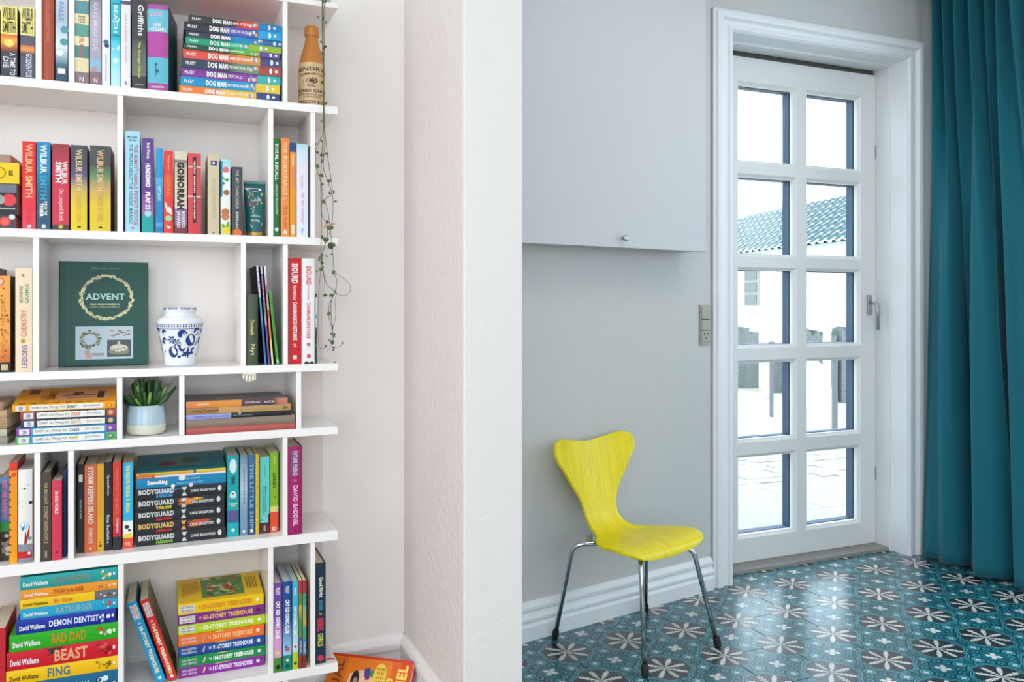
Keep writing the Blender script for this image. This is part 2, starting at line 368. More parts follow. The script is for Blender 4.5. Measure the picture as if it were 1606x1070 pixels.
# ------------------------------------------------------------------ OUTSIDE
M['pave'] = noisebump(mat('pale_paving', '#a9a7a2', .8), 30, .3, .004, 5, colvar=.12)
M['sand'] = noisebump(mat('pale_sandy_yard', '#cfc7b2', .9), 8, .3, .01, 5, colvar=.05)
M['roof'] = noisebump(mat('blue_grey_roof_tile', '#5f99a6', .6), 9, .2, .01, 4, colvar=.3)
M['render'] = noisebump(mat('white_rendered_facade', '#f2efe8', .8), 20, .2, .004)
M['stonewall'] = noisebump(mat('grey_hedge_wall', '#87908f', .95), 45, .9, .05, 8, colvar=.5)
M['post'] = noisebump(mat('weathered_grey_post', '#747a80', .8), 30, .5, .006)
yard = struct(boxo('floor_outside', (-14, 34, 2.98, 60, -.16, -.10), M['sand']))
# big paving slabs by the door, bricks beyond
slab_spots = []
for i in range(0, 5):
    for j in range(0, 2):
        x = 1.4 + i * .6 + (.25 if j else 0); y = 3.0 + j * .6; mb = MB(); mb.box(-.2985, .2985, -.2985, .2985, 0, .05)
        o = mb.build('paving_slab', M['pave'], yard, bevel=.004); o.location = (x + .3, y + .3, -.103 + random.uniform(-.002, .002))
bmesh_b = None
for j in range(13):
    for i in range(17):
        x = 2.6 + i * .215 + (.107 if j % 2 else 0); y = 4.24 + j * .112
        if bmesh_b is None:
            mb = MB(); mb.box(-.1062, .1062, -.0548, .0548, 0, .03); o = mb.build('brick', M['pave'], yard); bmesh_b = o.data
        else: o = bpy.data.objects.new('brick', bmesh_b); COL.objects.link(o); o.parent = yard
        o.location = (x, y, -.098 + random.uniform(-.004, .004)); o.rotation_euler = (0, 0, random.uniform(-.03, .03))
def cam2w(x, z): return Vector((x * cos(YAW) + z * sin(YAW), -x * sin(YAW) + z * cos(YAW), 0))
# farm building with a pantiled roof
PA = cam2w(.406 * 20, 20); PB = cam2w(.275 * 25.2, 25.2); dv = (PB - PA).normalized(); nv = Vector((dv.y, -dv.x, 0))
if nv.dot(PA) > 0: nv = -nv                        # nv points to the camera side
nb = -nv
bld = empty('outbuilding', PA, (0, 0, atan2(dv.y, dv.x))); tag(bld, 'white rendered outbuilding with blue-grey tiled roof seen through the door glass', 'building')
side = 1 if nb.dot(Vector((-dv.y, dv.x, 0))) > 0 else -1
EZ, RZ, RD = 2.62, 4.15, 2.6
mb = MB(); mb.box(-9, 14, min(0.25 * side, 5 * side), max(.25 * side, 5 * side), -.1, EZ + .05); mb.build('wall', M['render'], bld)
# pantiles: one wave-profile tile shared, laid in rows
tw, tl = .36, .40; rows = 8; slope = atan2(RZ - EZ, RD); sl = sqrt((RZ - EZ) ** 2 + RD ** 2)
mbt = MB(); prof = [(-.18, 0), (-.12, .0), (-.06, .05), (0, .075), (.06, .05), (.12, .012), (.18, 0)]
for k in range(len(prof) - 1):
    (xa, za), (xb, zb) = prof[k], prof[k + 1]; mbt.poly([(xa, 0, za + .03), (xb, 0, zb + .03), (xb, tl * 1.08, zb), (xa, tl * 1.08, za)], lin('#335a60') if k in (2, 3, 4) else lin('#9aa6a6')); mbt.poly([(xa, 0, za - .02), (xb, 0, zb - .02), (xb, 0, zb + .03), (xa, 0, za + .03)], lin('#e6ecec')); mbt.poly([(xa, .001, za + .0305), (xb, .001, zb + .0305), (xb, .075, zb + .026), (xa, .075, za + .026)], lin('#dfe8ea')) if k in (1, 2, 3) else None  # whitish crest strip is a lit highlight painted into the tile colour
tdata = None
roof = empty('roof', (0, 0, 0)); roof.parent = bld
cnt = 0
for r_ in range(rows):
    for c_ in range(37):
        x = -3.4 + c_ * tw; d = r_ * tl
        if tdata is None: o = mbt.build('roof_tile', M['cover'], roof, colors=True); tdata = o.data
        else: o = bpy.data.objects.new('roof_tile', tdata); COL.objects.link(o); o.parent = roof
        o.location = (x, side * (d * cos(slope)), EZ + d * sin(slope)); o.rotation_euler = (slope * side, 0, 0)
        if side < 0: o.rotation_euler = (slope, 0, pi)
        cnt += 1
mb = MB(); yy = side * (rows * tl * cos(slope)); zz = EZ + rows * tl * sin(slope)
mb.tube([(-9, yy, zz + .03), (14, yy, zz + .03)], .11, 8); mb.build('ridge', M['render'], bld)
mb = MB()
mb.poly([(-9, 0, EZ - .02), (14, 0, EZ - .02), (14, yy, zz - .05), (-9, yy, zz - .05)]); mb.build('roof_underlay', M['roof'], bld)
mb = MB(); mb.poly([(-9, side * .25, EZ), (-9, side * 5, EZ), (-9, yy, zz)]); mb.poly([(14, side * .25, EZ), (14, side * 5, EZ), (14, yy, zz)]); mb.build('gable', M['render'], bld)
for k, xx in enumerate((2.2, 4.6)):
    f = boxo('window', (xx, xx + .8, min(.2 * side, .26 * side), max(.2 * side, .26 * side), 1.0, 2.1), M['pave'], bld)
    for zz_ in (1.05, 1.42, 1.79): boxo('pane', (xx + .06, xx + .74, min(.17 * side, .21 * side), max(.17 * side, .21 * side), zz_, zz_ + .29), M['stonewall'], f)
# low grey hedge-wall with white gate pillars and thin posts
def atpx(px, Z): return cam2w((px - 803) / FPX * Z, Z)
def gz(Z, y): return EYE + (HOR - y) * Z / FPX
h0 = atpx(1140, 13.5); h1 = atpx(1262, 12.5)
def wallseg(name, pa, pb, Z, ya, label):
    a, b = atpx(pa, Z), atpx(pb, Z); d = b - a; o = empty(name, a, (0, 0, atan2(d.y, d.x))); L_ = d.length
    m_ = MB(); n = 14
    for k in range(n): m_.box(L_ * k / n, L_ * (k + 1) / n, 0, .5, -.1, gz(Z, ya) + random.uniform(-.05, .05) * (Z / 10))
    m_.build('hedge_body', M['stonewall'], o); tag(o, label, 'hedge'); return o
wallseg('low_hedge', 1140, 1190, 11.6, 518, 'low grey hedge across the yard, behind the left-hand door panes')
wallseg('low_hedge', 1212, 1256, 11.0, 552, 'lower grey hedge between the thin post and the glazing bar')
wallseg('low_hedge', 1262, 1312, 9.9, 521, 'tall grey hedge across the yard, behind the right-hand door panes')
wallseg('low_hedge', 1320, 1352, 9.9, 520, 'short grey hedge piece at the far right of the door glass')
def post(px, Z, w, ytop, label, m_, name='fence_post'):
    p = atpx(px, Z); o = empty(name, p, (0, 0, -YAW)); tag(o, label, 'post')
    zt = gz(Z, ytop); hw = w * Z / FPX / 2; mb = MB(); mb.box(-hw, hw, -hw, hw, -.1, zt); mb.build('shaft', m_, o, bevel=.01)
    mb = MB(); mb.box(-hw * 1.15, hw * 1.15, -hw * 1.15, hw * 1.15, zt - .005, zt + .04); mb.build('cap', m_, o); return o
post(1210, 8.7, 6, 542, 'thin grey wooden post standing in the yard behind the lower left panes', M['post'])
post(1309, 7.7, 8, 565, 'thicker grey wooden post standing in the yard behind the lower right panes', M['post'])
post(1201, 10.4, 12, 516, 'white gate pillar behind the left-hand door panes', M['render'], 'gate_pillar')
post(1297, 9.3, 10, 520, 'white gate pillar behind the right-hand door panes', M['render'], 'gate_pillar')
# white swept garden wall
p = atpx(1262, 9.5); q = atpx(1288, 8.4); d = q - p; gw = empty('swept_garden_wall', p, (0, 0, atan2(d.y, d.x))); tag(gw, 'white garden wall sweeping down in a curve in front of the grey hedge', 'wall')
m_ = MB(); pts = [(0, gz(9.5, 566)), (.3, gz(9.4, 572)), (.6, gz(9.2, 585)), (.9, gz(8.9, 610)), (d.length, -.1)]
F_ = [(0, -.1)] + pts; m_.poly([(x, 0, z) for x, z in F_]); m_.poly([(x, .15, z) for x, z in F_][::-1])
for k in range(len(F_) - 1): m_.poly([(F_[k][0], 0, F_[k][1]), (F_[k][0], .15, F_[k][1]), (F_[k + 1][0], .15, F_[k + 1][1]), (F_[k + 1][0], 0, F_[k + 1][1])])
m_.build('wall_body', M['render'], gw)

# ------------------------------------------------------------------ CABINET, SWITCH, CURTAIN, CHAIR
def onB(px, out=0.0):
    """distance along the angled wall for a photo column, for a plane `out` metres in front of it"""
    P = WP + WNn * out; t = tan(th(px)); return (t * P.y - P.x) / (WD.x - t * WD.y)
def Zb(px, out=0.0):
    s = onB(px, out); P = WP + WNn * out + WD * s; return P.x * sin(YAW) + P.y * cos(YAW)
cd = .125; s1 = onB(1107, cd); s0 = -.33
cb = empty('wall_cabinet', WP, (0, 0, WA)); tag(cb, 'white flush wall cabinet hanging above the yellow chair', 'cabinet')
zb0 = 1.285
boxo('cabinet_body', (s0, s1 - .002, -cd + .018, -.001, zb0 + .004, 2.42), M['cabinet'], cb, bevel=.001)
dr = boxo('cabinet_door', (s0, s1, -cd, -cd + .017, zb0, 2.42), M['cabinet'], cb, bevel=.0015)
ks = onB(980, cd + .012); kz = EYE + (HOR - 374) * Zb(980, cd) / FPX
mb = MB(); mb.tube([(ks, -cd, kz), (ks, -cd - .012, kz), (ks, -cd - .013, kz), (ks, -cd - .020, kz), (ks, -cd - .023, kz)], [.005, .005, .010, .0105, .007], 14); mb.build('knob', M['steel'], dr, smooth=False)
ss = (onB(1095) + onB(1112.5)) / 2; sw_ = .0255; z1 = EYE + (HOR - 478) * Zb(1103) / FPX; z0 = EYE + (HOR - 540.5) * Zb(1103) / FPX
swt = empty('switch_and_socket', WP + WD * ss, (0, 0, WA)); tag(swt, 'grey light switch and socket plate on the wall beside the door frame', 'socket')
boxo('plate', (-sw_, sw_, -.009, -.0005, z0, z1), M['greyplastic'], swt, bevel=.002)
hh = z1 - z0
boxo('rocker_switch', (-sw_ * .86, sw_ * .86, -.013, -.009, z0 + hh * .635, z1 - hh * .07), M['greyplastic'], swt, bevel=.0015)
boxo('rocker_switch', (-sw_ * .86, sw_ * .86, -.012, -.009, z0 + hh * .37, z0 + hh * .62), M['greyplastic'], swt, bevel=.0015)
so = boxo('socket_face', (-sw_ * .86, sw_ * .86, -.012, -.009, z0 + hh * .08, z0 + hh * .355), M['greyplastic'], swt, bevel=.0015)
mb = MB()
for (x, z, r) in ((-.010, .27, .0028), (.009, .27, .0028), (0, .16, .003)): mb.tube([(x, -.0122, z0 + hh * z), (x, -.0124, z0 + hh * z)], r, 10)
mb.build('socket_hole', M['darkhole'], so)
boxo('shadow_gap', (-sw_ * .86, sw_ * .86, -.0098, -.009, z0 + hh * .355, z0 + hh * .37), M['darkhole'], swt)
boxo('shadow_gap', (-sw_ * .86, sw_ * .86, -.0098, -.009, z0 + hh * .62, z0 + hh * .635), M['darkhole'], swt)

# curtain: pleated sheet hanging along the right wall
cur = noisebump(mat('teal_wool_curtain', '#03606f', .9), 900, .35, .001, 3, colvar=.35)
cur.node_tree.nodes['Principled BSDF'].inputs['Sheen Weight'].default_value = .12; cur.node_tree.nodes['Principled BSDF'].inputs['Sheen Roughness'].default_value = .4
cu = empty('curtain', (3.08, 2.35, 0)); tag(cu, 'long teal curtain hanging in folds beside the glazed door', 'curtain')
def curtain_mesh():
    mb = MB(); NU, NV = 170, 60; zt, zb = 2.455, .012
    # folds: centre position along the run (0..1) , x-offset ; different at top and bottom
    def path(u, v):                                   # v 0 top .. 1 bottom ; u 0 (by the door) .. 1
        ya = 2.60 - .43 * u; yb = 2.575 - .62 * u
        k = v ** 1.3; y = ya + (yb - ya) * k
        ft = .040 * sin(u * 2 * pi * 7.5 + .6) + .012 * sin(u * 2 * pi * 13 + 1)
        fb = .062 * cos(2 * pi * 3.1 * (u - .27 - .05 * sin(v * 3.2))) + .022 * sin(u * 2 * pi * 7.3 + 2.4 + v) + .006 * sin(u * 2 * pi * 17 + 3 * v)
        w = min(1, max(0, (v - .02) / .65)); w = w * w * (3 - 2 * w)
        x = 3.075 - .012 * w + (ft * (1 - w) + fb * w) + .03 * u
        y += (.008 * sin(u * 2 * pi * 7.5 + 2.1)) * (1 - w) + .042 * sin(2 * pi * 3.1 * (u - .27)) * w
        return x - 3.08, y - 2.35
    for j in range(NV + 1):
        v = j / NV
        for i in range(NU + 1):
            u = i / NU; x, y = path(u, v); z = zt + (zb - zt) * v
            if v < .035: x += .012 * sin(u * 2 * pi * 22) * (1 - v / .035)
            mb.v.append((x, y, z))
    for j in range(NV):
        for i in range(NU): a = j * (NU + 1) + i; mb.f.append((a, a + NU + 1, a + NU + 2, a + 1)); mb.c.append((1, 1, 1, 1))
    return mb
co = curtain_mesh().build('curtain_cloth', cur, cu, smooth=True); sm = co.modifiers.new('solid', 'SOLIDIFY'); sm.thickness = .003
mb = MB(); mb.tube([(3.09 - 3.08, -1.6, 2.462), (3.09 - 3.08, .29, 2.462)], .012, 12); mb.build('curtain_track', M['trim'], cu, smooth=False)

# yellow moulded chair
yel = mat('yellow_lacquered_plywood', '#dfd606', .38)
nt = yel.node_tree; N = nt.nodes; tc = N.new('ShaderNodeTexCoord'); mp = N.new('ShaderNodeMapping'); mp.inputs['Scale'].default_value = (1, .045, .045)
wv = N.new('ShaderNodeTexNoise'); wv.inputs['Scale'].default_value = 150; wv.inputs['Detail'].default_value = 5; wv.inputs['Distortion'].default_value = .15
rp = N.new('ShaderNodeValToRGB'); rp.color_ramp.elements[0].position = .36; rp.color_ramp.elements[0].color = lin('#dcc800'); rp.color_ramp.elements[1].position = .56; rp.color_ramp.elements[1].color = lin('#ecd802')
bpn = N.new('ShaderNodeBump'); bpn.inputs['Strength'].default_value = .25; bpn.inputs['Distance'].default_value = .001
nt.links.new(tc.outputs['Object'], mp.inputs[0]); nt.links.new(mp.outputs[0], wv.inputs['Vector']); nt.links.new(wv.outputs[0], rp.inputs[0]); nt.links.new(rp.outputs[0], N['Principled BSDF'].inputs['Base Color']); nt.links.new(wv.outputs[0], bpn.inputs['Height']); nt.links.new(bpn.outputs[0], N['Principled BSDF'].inputs['Normal'])
CH = Vector((1.395, 2.275, 0)); PHI = atan2(-.30, -.954)
ch = empty('chair', CH, (0, 0, PHI)); tag(ch, 'bright yellow moulded plywood chair with chrome legs against the grey wall', 'chair')
def interp(tab, s):
    for i in range(len(tab) - 1):
        if s <= tab[i + 1][0]:
            t = (s - tab[i][0]) / (tab[i + 1][0] - tab[i][0]); t = max(0, t); t2 = t
            return tuple(a + (b - a) * t2 for a, b in zip(tab[i][1:], tab[i + 1][1:]))
    return tab[-1][1:]
def smooth_interp(tab, s):                            # Catmull-Rom on a table (s, values...)
    n = len(tab); i = 0
    while i < n - 2 and s > tab[i + 1][0]: i += 1
    t = (s - tab[i][0]) / (tab[i + 1][0] - tab[i][0]); t = max(0, min(1, t)); p0, p1, p2, p3 = tab[max(i - 1, 0)], tab[i], tab[i + 1], tab[min(i + 2, n - 1)]
    return tuple(.5 * ((2 * b) + (-a + c) * t + (2 * a - 5 * b + 4 * c - d) * t * t + (-a + 3 * b - 3 * c + d) * t ** 3) for a, b, c, d in zip(p0[1:], p1[1:], p2[1:], p3[1:]))
PROF = [(0, .150, .328), (.05, .140, .350), (.12, .088, .360), (.22, .002, .353), (.31, -.070, .347), (.37, -.118, .358), (.43, -.150, .398), (.50, -.168, .460), (.58, -.186, .532), (.66, -.203, .604), (.72, -.215, .656)]
HW = [(0, .085), (.02, .135), (.05, .166), (.10, .184), (.15, .188), (.21, .174), (.27, .138), (.32, .094), (.37, .078), (.43, .074), (.49, .088), (.55, .122), (.61, .158), (.65, .185), (.685, .188), (.705, .176), (.72, .142)]
mb = MB(); NS, NU = 54, 20
for i in range(NS + 1):
    s = .72 * i / NS
    for j in range(NU + 1):
        u = -1 + 2 * j / NU; dip = 0
        if s > .5: dip = .030 * ((s - .5) / .22) ** 2 * (1 - abs(u) ** 1.7)
        y, z = smooth_interp(PROF, s - dip); (w,) = smooth_interp(HW, s)
        bk = min(1, max(0, (s - .40) / .2)); y += .030 * bk * u * u * (w / .16)
        st = 1 - min(1, max(0, (s - .25) / .12)); z += .003 * st * u * u + .012 * (1 - bk) * (1 - st) * u * u
        mb.v.append((u * w, y, z))
for i in range(NS):
    for j in range(NU): a = i * (NU + 1) + j; mb.f.append((a, a + 1, a + NU + 2, a + NU + 1)); mb.c.append((1, 1, 1, 1))
sh = mb.build('seat_shell', yel, ch, smooth=True); so_ = sh.modifiers.new('solid', 'SOLIDIFY'); so_.thickness = .009; so_.offset = 0
so_ = sh.modifiers.new('bevel', 'BEVEL'); so_.width = .002; so_.segments = 2; so_.limit_method = 'ANGLE'; so_.angle_limit = R(50)
def bez(a, b, c, n=6): return [((1 - t) ** 2) * a + 2 * (1 - t) * t * b + t * t * c for t in [k / n for k in range(n + 1)]]
RI = Matrix.Rotation(-PHI, 3, 'Z')
for (wf, wt, tz) in (((1.188, 2.433), (1.205, 2.335), .335), ((1.589, 2.520), (1.515, 2.400), .335), ((1.313, 2.084), (1.345, 2.160), .325), ((1.640, 2.173), (1.555, 2.190), .325)):
    C0 = RI @ (Vector((wf[0] * .12 + CH.x * .88, wf[1] * .12 + CH.y * .88, tz - .004)) - CH); T = RI @ (Vector((wt[0], wt[1], tz)) - CH); Fp = RI @ (Vector((wf[0], wf[1], .006)) - CH)
    d1 = (C0 - T).normalized(); d2 = (Fp - T).normalized()
    pts = [C0] + bez(T + d1 * .035, T, T + d2 * .035) + [Fp + (T - Fp) * .06]
    mb = MB(); mb.tube(pts, .0078, 12); lg = mb.build('leg', M['metal'], ch, smooth=True)
    mb = MB(); dd_ = (T - Fp).normalized(); mb.tube([Fp - dd_ * .004, Fp, Fp + dd_ * .022, Fp + dd_ * .030], [.009, .0115, .0112, .009], 12); mb.build('rubber_foot', M['rubber'], lg)
mb = MB(); mb.box(-.07, .07, -.07, .07, .322, .3360); mb.build('mounting_plate', M['steel'], ch, bevel=.004)
for (x, y) in ((.085, -.120), (-.085, -.120)):
    mb = MB(); mb.box(x - .008, x + .008, y - .009, y + .009, .318, .352); mb.build('bumper', M['greyplastic'], ch, bevel=.002)

# ------------------------------------------------------------------ BOOKSHELF
YB = 2.03; XE = .402; XL = -.62
SH = dict(top=(1.833, 1.820), A=(1.580, 1.561), B=(1.258, 1.240), C=(.952, .934), D=(.797, .778), E=(.543, .519), F=(.219, .197))   # top / underside of each board
bs = empty('bookshelf', (0, YB, 0)); tag(bs, 'white lacquered open bookshelf with staggered dividers against the back wall', 'bookshelf')
for k in SH: boxo('shelf', (XL, XE, 0, YW - YB - .012, SH[k][1], SH[k][0]), M['gloss'], bs, bevel=.0012)
boxo('back_panel', (XL, XE - .001, YW - YB - .0115, YW - YB - .001, .0, 1.833), M['back'], bs)
order = ['top', 'A', 'B', 'C', 'D', 'E', 'F']
DIV = dict(A=(55.5, 107.5, 443.5), B=(184, 421, 487), C=(51.5, 378, 444), D=(183, 281, 465), E=(53.5, 106.5, 443.5), F=(185, 421, 487))
DT = .0115
for k in DIV:
    up = SH[order[order.index(k) - 1]][1]
    for px in DIV[k]:
        x = Xp(px, YB); boxo('divider', (x, x + DT, .001, YW - YB - .0118, SH[k][0] + .0002, up - .0002), M['gloss'], bs, bevel=.0008)
for px in (-60, 185, 443.5): 
    x = Xp(px, YB); boxo('divider', (x, x + DT, .001, YW - YB - .0118, .0, SH['F'][1] - .0002), M['gloss'], bs)
boxo('divider', (XL, XL + DT, .001, YW - YB - .0118, SH['F'][0], SH['top'][1]), M['gloss'], bs)

# ------------------------------------------------------------------ LETTERING
_tc = {}
def text_geo(s, bold=0.0):
    key = (s, bold)
    if key in _tc: return _tc[key]
    c = bpy.data.curves.new('t', 'FONT'); c.body = s; c.resolution_u = 2; c.offset = bold; c.space_character = 1.0 + bold * 2
    o = bpy.data.objects.new('t', c); me = bpy.data.meshes.new_from_object(o)
    vs = [(v.co.x, v.co.y) for v in me.vertices]; fs = [tuple(p.vertices) for p in me.polygons]
    bpy.data.objects.remove(o); bpy.data.curves.remove(c); bpy.data.meshes.remove(me)
    if not vs: _tc[key] = ([], [], 1); return _tc[key]
    x0 = min(v[0] for v in vs); x1 = max(v[0] for v in vs); y0 = min(v[1] for v in vs); y1 = max(v[1] for v in vs)
    w = max(x1 - x0, 1e-6); h = max(y1 - y0, 1e-6)
    _tc[key] = ([((x - x0) / w, (y - y0) / h) for x, y in vs], fs, w / h); return _tc[key]
def ell(cu_, cv_, ru, rv, n=12): return [(cu_ + ru * cos(2 * pi * k / n), cv_ + rv * sin(2 * pi * k / n)) for k in range(n)]
SEG = 5
class Book:
    """local frame: x thickness, y depth (spine at 0), z spine length. front cover is at x = t"""
    def __init__(s, name, t, L, d, col, hard=False, pages='#e3d6bd', side=None, round_=None):
        s.t, s.L, s.d, s.hard = t, L, d, hard; s.name = name
        bands = col if isinstance(col, list) else [(0, col)]
        s.root = empty(name)
        c = min(.0024 if hard else .0008, t * .2); bulge = round_ if round_ is not None else (.0022 if hard else .0006); s.bulge = bulge
        first = lin(bands[0][1]); main = lin(side) if side else lin(max(bands, key=lambda b: 1)[1] if len(bands) == 1 else bands[len(bands) // 2][1])
        mb = MB(); rows = []
        grad = any(len(b) > 2 for b in bands)
        if len(bands) == 1: rows = [(0, 1, lin(bands[0][1]))]
        else:
            for i, b in enumerate(bands):
                e = bands[i + 1][0] if i + 1 < len(bands) else 1.0
                if len(b) > 2 and i + 1 < len(bands):    # gradient towards the next stop
                    n = 7; a_, b_ = lin(b[1]), lin(bands[i + 1][1])
                    for k in range(n): f = (k + .5) / n; rows.append((b[0] + (e - b[0]) * k / n, b[0] + (e - b[0]) * (k + 1) / n, tuple(p + (q - p) * f for p, q in zip(a_, b_))))
                else: rows.append((b[0], e, lin(b[1])))
        def sx(k): return t * k / SEG
        def sy(k): u = k / SEG * 2 - 1; return -bulge * (1 - u * u)
        for (v0, v1, cc) in rows:
            z1, z0 = L * (1 - v0), L * (1 - v1)
            for k in range(SEG): mb.poly([(sx(k), sy(k), z0), (sx(k + 1), sy(k + 1), z0), (sx(k + 1), sy(k + 1), z1), (sx(k), sy(k), z1)], cc)
        # spine ends and boards
        for z, fl_ in ((0, 1), (L, 0)):
            P_ = [(sx(k), sy(k), z) for k in range(SEG + 1)] + [(t, c, z), (0, c, z)]
            mb.poly(P_ if not fl_ else P_[::-1], rows[-1][2] if fl_ else rows[0][2])
        mb.box(0, c, 0, d, 0, L, main); mb.box(t - c, t, 0, d, 0, L, main)
        s.cover = mb.build('cover', M['cover'], s.root, colors=True)
        ov = .003 if hard else .0006
        mb = MB(); mb.box(c, t - c, c, d - ov, ov if hard else .0003, L - ov); mb.build('page_block', M['pages'] if pages == '#e3d6bd' else M['pagesw'], s.root)
        s.art = MB(); s.artc = MB(); s.txts = []
    def P(s, face, u, v, off):
        if face == 's':
            q = min(1, max(0, u)) * 2 - 1; return (u * s.t, -s.bulge * (1 - q * q) - off, s.L * (1 - v))
        if face == 'c': return (s.t + off, u * s.d, s.L * (1 - v))
        if face == 'b': return (-off, u * s.d, s.L * (1 - v))
    def shape(s, pts, col, face='s', lvl=0):
        (s.art if face == 's' else s.artc).poly([s.P(face, u, v, .00025 + .0001 * lvl) for u, v in pts], lin(col))
    def rect(s, u0, u1, v0, v1, col, face='s', lvl=0):
        if face == 's' and u1 - u0 > .3:
            n = 4
            for k in range(n): a, b = u0 + (u1 - u0) * k / n, u0 + (u1 - u0) * (k + 1) / n; s.shape([(a, v0), (a, v1), (b, v1), (b, v0)], col, face, lvl)
        else: s.shape([(u0, v0), (u0, v1), (u1, v1), (u1, v0)], col, face, lvl)
    def disc(s, uc, vc, ru, col, face='s', rv=None, lvl=0):
        w = s.t if face == 's' else s.d; rv = rv if rv is not None else ru * w / s.L
        s.shape(ell(uc, vc, ru, rv), col, face, lvl + 1)
    def text(s, st, v0, v1, hf, col, uc=.5, mode='d', face='s', bold=.018):
        vs, fs, asp = text_geo(st, bold)
        if not vs: return
        w = s.t if face == 's' else s.d; out = []
        for x, y in vs:
            if mode == 'd': u = uc + (y - .5) * hf; v = v0 + (v1 - v0) * x
            elif mode == 'u': u = uc - (y - .5) * hf; v = v1 - (v1 - v0) * x
            elif mode == 'h': u = uc + (x - .5) * hf; v = v1 - (v1 - v0) * y       # upright, hf = width share
            elif mode == 'cv': u = uc + (x - .5) * hf; v = v0 + (v1 - v0) * (1 - y)
            if face == 'c' and mode == 'x': pass
            out.append(s.P(face, u, v, .0006))
        m_ = MB(); m_.mesh(out, fs, lin(col)); s.txts.append(m_)
    def ctext(s, st, u0, u1, v0, v1, col, bold=.018):     # on the front cover: reads from the spine outwards, top of letters to v0
        vs, fs, asp = text_geo(st, bold)
        m_ = MB(); s.txts.append(m_); m_.mesh([s.P('c', u0 + (u1 - u0) * x, v1 + (v0 - v1) * y, .0006) for x, y in vs], fs, lin(col))
    def done(s):
        cl = []                                        # motifs far apart on the spine are pieces of their own
        for f, c in zip(s.art.f, s.art.c):
            z = [s.art.v[i][2] for i in f]; cl.append([min(z), max(z), [(f, c)]])
        cl.sort(key=lambda q: q[0]); out = []
        for q in cl:
            if out and q[0] < out[-1][1] + .10 * s.L: out[-1][1] = max(out[-1][1], q[1]); out[-1][2] += q[2]
            else: out.append(q)
        for q in out:
            m_ = MB()
            for f, c in q[2]: m_.poly([s.art.v[i] for i in f], c)
            m_.build('spine_art', M['ink'], s.root, colors=True)
        if s.artc.v: s.artc.build('cover_art', M['ink'], s.root, colors=True)
        for m_ in s.txts: m_.build('lettering', M['ink'], s.root, colors=True)
        return s.root
def deco(b, items):
    for it in items:
        k = it[0]
        if k == 'r': b.rect(*it[1:])
        elif k == 'e': b.disc(*it[1:])
        elif k == 'p': b.shape(*it[1:])
        elif k == 'sc':                                   # scattered small motifs: n, v0, v1, colours, size
            _, n, v0, v1, cols, sz = it; rr = random.Random(int(v0 * 1000) + n + int(b.L * 1e5))
            for _i in range(n): b.disc(rr.uniform(.15, .85), rr.uniform(v0, v1), sz * rr.uniform(.5, 1.2) * .5, rr.choice(cols), 's', None, _i % 3)
        elif k == 'ct': b.ctext(*it[1:])
def stand(row, items, group):
    """items: (px0, px1, ytop or None, ybot or None, colours, hard, depth, texts, art, label, extra)"""
    zs = SH[row][0]; last = -9
    for (p0, p1, yt, yb, col, hard, dep, texts, art, label, ex) in items:
        pm = (p0 + p1) / 2
        Y = YB + .004 if yb is None else max(YB + .002, min(YB + .075, Yfrom(pm, yb, zs)))
        x0, x1 = Xp(p0, Y), Xp(p1, Y)
        if ex.get('rz', 0) == 0 and ex.get('lean', 0) == 0 and ex.get('over', 0) == 0: x0 = max(x0, last + .0004)
        t = (x1 - x0) / cos(ex.get('rz', 0)); L = (zp(pm, yt, Y) - zs) if yt is not None else ex['L']
        lim = (SH[order[order.index(row) - 1]][1] - zs) - .002; L = min(L, lim)
        dep = min(dep, YW - .014 - Y)
        b = Book('hardback_book' if hard else 'paperback_book', t, L, dep, col, hard, side=ex.get('side'), pages=ex.get('pages', '#e3d6bd'), round_=ex.get('round'))
        for T in texts: b.text(*T[:5], **(T[5] if len(T) > 5 else {}))
        deco(b, art)
        r = b.done(); r.location = (x0, Y + b.bulge, zs + .0003); r.rotation_euler = (0, 0, ex.get('rz', 0))
        if ex.get('lean'):
            r.rotation_euler = (0, ex['lean'], 0)
        tag(r, label, 'book', group)
        if not ex.get('lean') and not ex.get('rz'): last = x1
        if ex.get('fn'): ex['fn'](b, r)
def stack(row, pref, ys, items, group, base_y=None, Yoff=.006):
    """ys: boundaries (photo rows) from top to bottom at column pref; items top to bottom"""
    zs = SH[row][0]; Y = YB + Yoff if base_y is None else Yfrom(pref, base_y, zs)
    Y = max(Y, YB + .003)
    Z = [zp(pref, y, Y) for y in ys]; tot = Z[0] - Z[-1]; sc = (Z[0] - zs) / tot if row else 1
    zt = Z[0]
    for i, (pl, pr, col, hard, dep, texts, art, label, ex) in enumerate(items):
        z1 = zs + (Z[i] - Z[-1]) * sc; z0 = zs + (Z[i + 1] - Z[-1]) * sc
        yo = Y + ex.get('dy', 0); xl, xr = Xp(pl, yo), Xp(pr, yo)
        dep = min(dep, YW - .014 - yo)
        b = Book('hardback_book' if hard else 'paperback_book', z1 - z0 - .0005, xr - xl, dep, col, hard, side=ex.get('side'), pages=ex.get('pages', '#e3d6bd'), round_=ex.get('round'))
        for T in texts: b.text(*T[:5], **(T[5] if len(T) > 5 else {}))
        deco(b, art); r = b.done()
        r.location = (xr, yo + b.bulge, z0 + .0003); r.rotation_euler = (0, -pi / 2, 0)
        if ex.get('tilt'): r.matrix_world = Matrix.Translation(r.location + Vector((0, 0, .0002))) @ Matrix.Rotation(ex['tilt'], 4, 'X') @ Matrix.Rotation(-pi / 2, 4, 'Y')
        if ex.get('rz'): r.rotation_euler = Euler((0, -pi / 2, 0)).to_matrix().to_4x4().to_euler(); r.matrix_world = Matrix.Translation(r.location) @ Matrix.Rotation(ex['rz'], 4, 'Z') @ Matrix.Rotation(-pi / 2, 4, 'Y')
        tag(r, label, ex.get('cat', 'book'), group)

